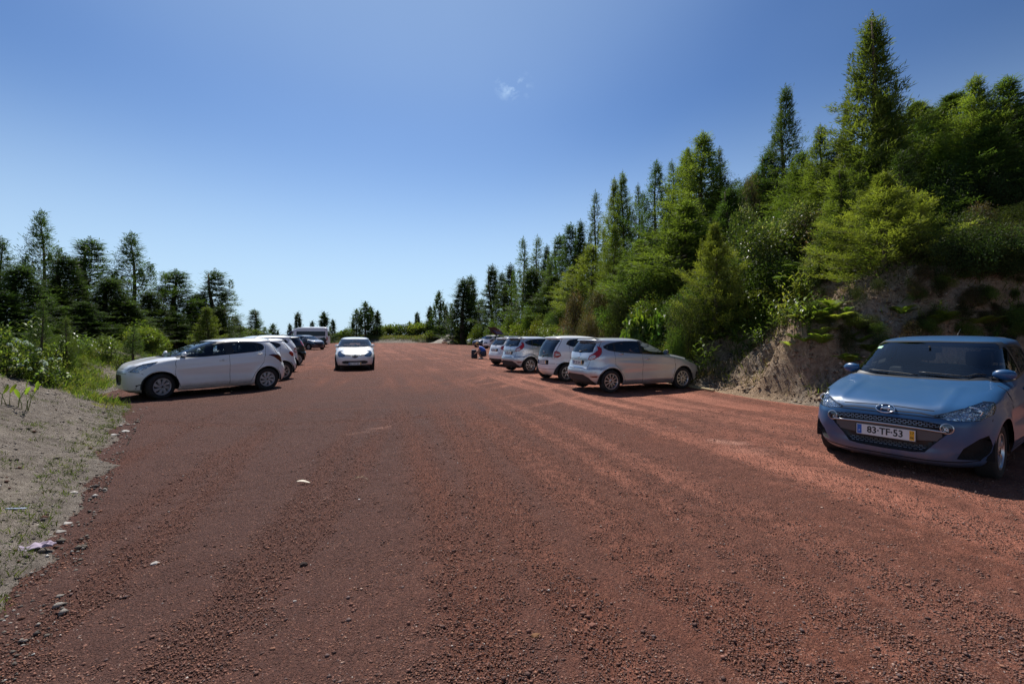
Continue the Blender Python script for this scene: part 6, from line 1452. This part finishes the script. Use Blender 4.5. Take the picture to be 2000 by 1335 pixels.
# right bank grasses
N_ = 5200; Y = 8.5 + 40 * r_.random(N_) ** 1.6; d = .15 + 6 * r_.random(N_); X = XR(Y) + d; dens = np.clip(.35 + 1.5 * fbm(X + 7, Y, 1.3, 3), 0, 1) * np.where((Y < 13.5) & (d < 3), .22, 1) ; k = r_.random(N_) < dens; pts = np.stack([X[k], Y[k], 0 * X[k]], -1)
grass_mass('bank_grass', pts, .12 + .22 * r_.random(len(pts)), r_, [(.06, .085, .02), (.10, .12, .03), (.12, .095, .05), (.04, .06, .018)], 'mixed grass and weeds over the right hand bank', 14, .10)
# hanging dead roots and dry stalks on the bank face
N_ = 1500; Y = 8.8 + 16 * r_.random(N_); d = .3 + 3.0 * r_.random(N_); X = XR(Y) + d; pts = np.stack([X, Y, 0 * X], -1)
grass_mass('dry_litter', pts, .10 + .2 * r_.random(N_), r_, [(.20, .15, .10), (.12, .085, .055), (.28, .23, .17)], 'dry stalks and roots sticking out of the bank face', 5, .12, .004)
# far end berm
N_ = 3200; Y = 84.5 + 6 * r_.random(N_); X = -42 + 36 * r_.random(N_); pts = np.stack([X, Y, 0 * X], -1)
grass_mass('berm_grass', pts, .25 + .35 * r_.random(N_), r_, [(.10, .13, .035), (.14, .15, .05), (.16, .13, .07)], 'grass on the low earth bank closing the far end', 7, .25, .03)
# ------------------------------------------------------------------ small things on the ground, the person, the hut
def rock(name, px, py, size, col, label, flat=.5, seed=1, cat='stone', yaw=0, asp=1.4, Y0=None, z=None):
    x, y = gp(px, py) if Y0 is None else (px2x(px, Y0), Y0); bm = bmesh.new(); bmesh.ops.create_icosphere(bm, subdivisions=2, radius=size); rr = random.Random(seed)
    for v in bm.verts:
        n = 1 + .25 * (math.sin(v.co.x / size * 3 + seed) * math.cos(v.co.y / size * 2.5 + seed) + .6 * (rr.random() - .5)); v.co = Vector((v.co.x * n * asp, v.co.y * n, v.co.z * n * flat))
    n = NT(name + '_surface'); n.pr(n.ramp(n.noise(30, 6, .7, objco(n)), [(.3, tuple(c * .65 for c in col)), (.7, col)]), .9, 0, spec=.2)
    o = link(name, bm_mesh(name, bm, False, [n.m])); o.location = (x, y, (max(gz(x, y), 0) if z is None else z) + size * flat * .45); o.rotation_euler = (0.1, .1, yaw); return tag(o, label, cat)
rock('stone', 303, 1102, .022, (.50, .46, .42), 'pale stone lying alone on the red gravel, lower left', .6, 3)
rock('stone', 68, 1036, .032, (.42, .38, .33), 'rounded grey stone at the foot of the mound above the purple cloth', .5, 5, z=.03)
rock('stone', 118, 1038, .025, (.34, .31, .28), 'flat grey stone on the gravel edge right of the rounded one', .3, 8)
rock('stone', 132, 1022, .025, (.48, .44, .40), 'light flat stone just above the flat grey one at the gravel edge', .3, 11)
rock('stone', 245, 842, .045, (.60, .57, .53), 'white flat stone at the mound foot, near the white car', .25, 13)
rock('stone', 222, 849, .035, (.55, .52, .48), 'white stone left of the larger one near the white car', .3, 17)
rock('stone', 144, 964, .028, (.50, .46, .42), 'small pale stone at the gravel edge halfway up the mound foot', .5, 19)
rock('stone', 702, 976, .012, (.75, .73, .70), 'tiny white pebble below the dry twig in mid lot', .7, 23)
rock('stone', 1160, 1131, .018, (.12, .055, .04), 'dark red lump of lava on the gravel, right of centre', .7, 29)
rock('stone', 1158, 1222, .016, (.24, .11, .08), 'red stone on the gravel near the bottom, right of centre', .7, 31)
rock('stone', 1047, 1243, .018, (.24, .12, .06), 'orange-brown stone at the bottom centre of the gravel', .7, 37)
rock('stone', 593, 1103, .020, (.05, .035, .03), 'black lava stone on the gravel, left of centre', .7, 41)
# dead leaf
x, y = gp(592, 943); bm = bmesh.new(); n = 9; rows = []
for i in range(n):
    t = i / (n - 1); w_ = .022 * math.sin(math.pi * (t * .94 + .03)) ** .8; xx = (t - .5) * .17; zz = .012 + .018 * math.sin(math.pi * t * 1.3)
    rows.append([bm.verts.new((xx, -w_, zz + .008)), bm.verts.new((xx, 0, zz)), bm.verts.new((xx, w_, zz + .014))])
for a, b in zip(rows, rows[1:]):
    for k in range(2): bm.faces.new((a[k], a[k + 1], b[k + 1], b[k]))
lm = simple('dead_leaf', (.62, .55, .44), .7, nscale=20); o = link('dead_leaf', bm_mesh('dead_leaf', bm, True, [lm])); sol = o.modifiers.new('thickness', 'SOLIDIFY'); sol.thickness = .0015; o.location = (x, y, .004); o.rotation_euler = (.15, .1, .25); o.scale = (.85, .75, .6)
tag(o, 'curled pale dead leaf lying on the red gravel, left of centre', 'leaf')
x, y = gp(705, 937); bm = bmesh.new(); tube(bm, [(-.09, .06, .01), (-.04, .05, .02), (0, .0, .03), (.05, .01, .02), (.10, -.05, .012)], .0035, 5, r2=.002); tube(bm, [(-.04, .05, .02), (-.05, .0, .02), (-.10, -.02, .01)], .0025, 5, r2=.001); tube(bm, [(0, 0, .03), (-.02, .07, .015), (-.01, .12, .01)], .002, 4)
o = link('dry_twig', bm_mesh('dry_twig', bm, True, [simple('dry_twig_bark', (.42, .32, .20), .8)])); o.location = (x, y, 0); tag(o, 'forked dry straw-coloured twig on the gravel right of the dead leaf', 'twig')
# crumpled cloth
x, y = px2x(60, 3.33), 3.33; bm = bmesh.new(); nu, nv_ = 34, 12; gv = []
for i in range(nu):
    row = []
    for j in range(nv_):
        u, v = i / (nu - 1) - .5, j / (nv_ - 1) - .5; zz = .012 + .006 * math.sin(u * 22 + 3 * v) + .006 * math.cos(v * 12 + u * 9) + .003 * math.sin(u * 40)
        if abs(v) > .42 or abs(u) > .47: zz = .003
        row.append(bm.verts.new((u * .27 + .01 * math.sin(v * 9), v * .085 * (1.2 - .6 * u) + .012 * math.sin(u * 9), zz)))
    gv.append(row)
for i in range(nu - 1):
    for j in range(nv_ - 1): bm.faces.new((gv[i][j], gv[i + 1][j], gv[i + 1][j + 1], gv[i][j + 1]))
o = link('crumpled_cloth', bm_mesh('crumpled_cloth', bm, True, [simple('mauve_cloth', (.33, .27, .34), .9, nscale=35, namp=.4)])); o.location = (x, y, gz(x, y) + .01); o.rotation_euler = (0, -.05, .42); sol = o.modifiers.new('thickness', 'SOLIDIFY'); sol.thickness = .003
tag(o, 'crumpled mauve cloth lying at the foot of the mound, lower left', 'cloth')
x, y = on_bank(28, 996, 2.5, 8); bm = bmesh.new(); bbox(bm, -.09, .09, -.012, .012, 0, .008, .003); o = link('plastic_strip', bm_mesh('plastic_strip', bm, True, [simple('blue_grey_plastic', (.28, .33, .42), .4)])); o.location = (x, y, gz(x, y) + .008); o.rotation_euler = (0, .02, .12); tag(o, 'thin blue-grey plastic strip on the bare mound above the cloth', 'litter')
# wooden beam as a wheel stop under the nose of the silver car
x0, y0 = gp(1352, 757); x1, y1 = gp(1394, 765); bm = bmesh.new(); Lb = math.hypot(x1 - x0, y1 - y0) + 1.2; bbox(bm, -Lb / 2, Lb / 2, -.05, .05, 0, .055, .006)
o = link('wooden_beam', bm_mesh('wooden_beam', bm, False, [simple('weathered_pine', (.42, .33, .18), .8, nscale=14, namp=.35)])); a = math.atan2(y1 - y0, x1 - x0); o.location = (x1 - math.cos(a) * Lb / 2, y1 - math.sin(a) * Lb / 2, .01); o.rotation_euler = (0, 0, a); tag(o, 'weathered wooden beam on the ground by the front wheel of the silver hatchback', 'beam')
# grey soil heap at the far end with boulders
hx_, hy_ = px2x(885, 82), 82; bm = bmesh.new(); n = 26; gv = []
for i in range(n):
    row = []
    for j in range(n):
        u, v = (i / (n - 1) - .5) * 2, (j / (n - 1) - .5) * 2; rr = math.hypot(u, v); zz = 2.1 * max(0, 1 - rr) ** 1.1 * (1 + .35 * u) + .25 * float(fbm(np.array([u * 3]), np.array([v * 3]), 1, 4)[0]) * (rr < 1.1) - .1; row.append(bm.verts.new((u * 4.6, v * 3.5, zz)))
    gv.append(row)
for i in range(n - 1):
    for j in range(n - 1): bm.faces.new((gv[i][j], gv[i + 1][j], gv[i + 1][j + 1], gv[i][j + 1]))
o = link('soil_heap', bm_mesh('soil_heap', bm, True, [simple('grey_soil', (.26, .23, .19), .95, nscale=2, namp=.4)])); o.location = (hx_, hy_, 0); tag(o, 'grey heap of soil and rubble at the far end of the lot', 'soil heap')
for i, (px, py, s, lb) in enumerate(((873, 663, .55, 'pale boulder left of the grey soil heap foot'), (884, 658, .5, 'angular boulder on the grey soil heap'), (868, 667, .35, 'small reddish boulder before the grey soil heap'), (893, 655, .4, 'upper pale boulder on the grey soil heap'))):
    rock('boulder', px, py, s, (.38, .33, .29) if i != 2 else (.40, .25, .19), lb, .7, 50 + i, 'boulder', Y0=80 - i * .5, z=max(0.0, py2z(py, 80 - i * .5) - .3))
# small grey hut half hidden among the cedars
hut = empty('hut', (px2x(969, 64), 64, gz(px2x(969, 64), 64) + .3), R_(12), 'small weathered grey hut half hidden among the cedars above the distant cars', 'hut')
bm = bmesh.new(); bbox(bm, -1.3, 1.3, -.9, .9, -1.5, 1.6); link('wall', bm_mesh('wall', bm, False, [simple('grey_boards', (.22, .20, .19), .9, nscale=5, namp=.4)]), hut)
bm = bmesh.new(); vs = [bm.verts.new(p) for p in ((-1.5, -1.1, 1.55), (1.5, -1.1, 1.55), (1.5, 0, 2.15), (-1.5, 0, 2.15), (-1.5, 1.1, 1.55), (1.5, 1.1, 1.55))]; bm.faces.new(vs[:4]); bm.faces.new([vs[3], vs[2], vs[5], vs[4]]); q = bmesh.ops.solidify(bm, geom=bm.faces[:], thickness=.08); link('roof', bm_mesh('roof', bm, False, [simple('grey_roof', (.34, .32, .31), .8)]), hut)
bm = bmesh.new(); bbox(bm, -.3, .5, -.93, -.88, .3, 1.2); link('window', bm_mesh('window', bm, False, [M['trim']]), hut)

# ---- the crouching person, back half turned, packing a bag
def skin_fig(name, joints, edges, mat, parent=None, sub=2):
    bm = bmesh.new(); lay = bm.verts.layers.skin.new() if False else None; me = bpy.data.meshes.new(name)
    me.from_pydata([j[0] for j in joints], edges, []); o = bpy.data.objects.new(name, me); COL.objects.link(o)
    sk = o.modifiers.new('skin', 'SKIN'); sk.use_smooth_shade = True; sb = o.modifiers.new('subdivision', 'SUBSURF'); sb.levels = sub; sb.render_levels = sub
    for i, j in enumerate(joints):
        r = j[1]; me.skin_vertices[0].data[i].radius = (r, r) if not isinstance(r, tuple) else r
    me.skin_vertices[0].data[0].use_root = True
    dg = bpy.context.evaluated_depsgraph_get(); bpy.context.view_layer.update(); m2 = bpy.data.meshes.new_from_object(o.evaluated_get(dg)); bpy.data.objects.remove(o); m2.name = name
    m2.materials.clear(); m2.materials.append(mat)
    for p in m2.polygons: p.use_smooth = True
    return link(name, m2, parent)
SKN = simple('skin', (.42, .25, .17), .6); SHIRT = simple('blue_shirt', (.035, .12, .50), .85, nscale=18, namp=.2); SHORT = simple('dark_shorts', (.04, .045, .07), .9); HAIR = simple('dark_hair', (.03, .02, .015), .8); SHOE = simple('shoe', (.35, .34, .33), .7); CAP = simple('ochre_cap', (.45, .26, .06), .8)
px_, py_ = px2x(942, 29.2), 29.2
per = empty('person', (px_, py_, 0), R_(172), 'person in a blue shirt crouching over a dark backpack beside the white car', 'person')
# local: +x is where the person faces (towards the bag, left in the picture), +y their left
J = [((-.16, 0, .36), .15), ((-.06, 0, .54), .145), ((.09, 0, .70), .15), ((.20, 0, .80), .07), ((.26, 0, .84), .06), ((.33, 0, .89), .088), ((.35, 0, .97), .085),      # pelvis .. head 0-6
     ((.10, .17, .72), .065), ((.20, .24, .52), .045), ((.38, .16, .38), .034), ((.46, .12, .36), .03),                       # left arm 7-10
     ((.10, -.17, .72), .065), ((.20, -.24, .52), .045), ((.38, -.14, .40), .034), ((.46, -.10, .37), .03),                    # right arm 11-14
     ((-.10, .13, .34), .10), ((.24, .22, .44), .066), ((.05, .19, .13), .05), ((.04, .18, .05), .04), ((.16, .19, .035), .036),        # left leg 15-19
     ((-.10, -.13, .34), .10), ((.24, -.22, .46), .066), ((.05, -.19, .13), .05), ((.04, -.18, .05), .04), ((.16, -.19, .035), .036)]   # right leg
E = [(0, 1), (1, 2), (2, 3), (3, 4), (4, 5), (5, 6), (2, 7), (7, 8), (8, 9), (9, 10), (2, 11), (11, 12), (12, 13), (13, 14), (0, 15), (15, 16), (16, 17), (17, 18), (18, 19), (0, 20), (20, 21), (21, 22), (22, 23), (23, 24)]
skin_fig('body', J, E, SKN, per)
for sg in (1, -1):       # fingers rooted in the palm
    for k, (dy, ln_, dz) in enumerate(((-.03, .07, 0), (-.01, .08, .0), (.01, .075, 0), (.03, .06, 0))):
        b = Vector((.47, sg * .11 + dy, .36)); skin_fig('finger', [(tuple(b), .011), (tuple(b + Vector((ln_ * .5, 0, -.01))), .010), (tuple(b + Vector((ln_ * .8, 0, -.045))), .009)], [(0, 1), (1, 2)], SKN, per, 1)
    b = Vector((.44, sg * .11 - sg * .03, .37)); skin_fig('thumb', [(tuple(b), .012), (tuple(b + Vector((.03, -sg * .03, -.01))), .011), (tuple(b + Vector((.06, -sg * .03, -.035))), .009)], [(0, 1), (1, 2)], SKN, per, 1)
JS = [((-.17, 0, .40), (.175, .175)), ((-.06, 0, .55), .172), ((.09, 0, .70), .172), ((.17, 0, .775), .085), ((.10, .175, .715), .088), ((.155, .215, .60), .072), ((.10, -.175, .715), .088), ((.155, -.215, .60), .072)]
skin_fig('shirt', JS, [(0, 1), (1, 2), (2, 3), (2, 4), (4, 5), (2, 6), (6, 7)], SHIRT, per)
skin_fig('shorts', [((-.17, 0, .34), .18), ((-.08, .135, .34), .125), ((.17, .21, .42), .095), ((-.08, -.135, .34), .125), ((.17, -.21, .43), .095)], [(0, 1), (1, 2), (0, 3), (3, 4)], SHORT, per)
bm = bmesh.new(); ellip(bm, (.325, 0, .965), (.105, .098, .105), 20); 
for v in bm.verts:
    if v.co.x > .375 and v.co.z < .98: v.co.x = .36
link('hair', bm_mesh('hair', bm, True, [HAIR]), per)
bm = bmesh.new(); ellip(bm, (.335, 0, 1.0), (.108, .10, .075), 20); bbox(bm, .40, .52, -.07, .07, .975, .987, .005); link('cap', bm_mesh('cap', bm, True, [CAP]), per)
bm = bmesh.new()
for sg in (1, -1): ellip(bm, (.425, sg * .032, .935), (.010, .014, .009), 10, 1)
ellip(bm, (.435, 0, .905), (.020, .013, .022), 12, 0); ellip(bm, (.422, 0, .868), (.008, .024, .006), 10, 2)
for sg in (1, -1): ellip(bm, (.335, sg * .088, .915), (.018, .010, .028), 12, 0)
link('face', bm_mesh('face', bm, True, [SKN, M['trim'], simple('lips', (.35, .14, .12), .5)]), per)
for sg in (1, -1):
    bm = bmesh.new(); ellip(bm, (.09, sg * .185, .045), (.135, .05, .05), 18)
    for v in bm.verts: v.co.z = max(v.co.z, .004)
    link('shoe', bm_mesh('shoe', bm, True, [SHOE]), per)
bp = empty('backpack', (px2x(926.5, 29.9), 29.9, 0), R_(10), 'dark backpack standing open on the gravel in front of the crouching person', 'backpack')
BK = simple('dark_nylon', (.02, .025, .035), .7, nscale=20)
bm = bmesh.new(); bbox(bm, -.20, .20, -.14, .14, .01, .50, .07); 
for v in bm.verts: v.co.x += .06 * (v.co.z - .2) * math.sin(v.co.z * 7); v.co.y *= 1 - .3 * max(0, v.co.z - .3)
link('main_bag', bm_mesh('main_bag', bm, True, [BK], 50), bp)
bm = bmesh.new(); bbox(bm, -.14, .14, -.21, -.13, .05, .30, .04); link('front_pocket', bm_mesh('front_pocket', bm, True, [BK], 50), bp)
bm = bmesh.new(); ellip(bm, (-.04, -.02, .53), (.17, .13, .06), 18); link('top_flap', bm_mesh('top_flap', bm, True, [simple('navy_nylon', (.02, .03, .07), .7)]), bp)
for sg in (1, -1):
    bm = bmesh.new(); tube(bm, [(sg * .10, .14, .47), (sg * .12, .24, .35), (sg * .12, .20, .15), (sg * .10, .14, .06)], .018, 6); link('strap', bm_mesh('strap', bm, True, [BK]), bp)
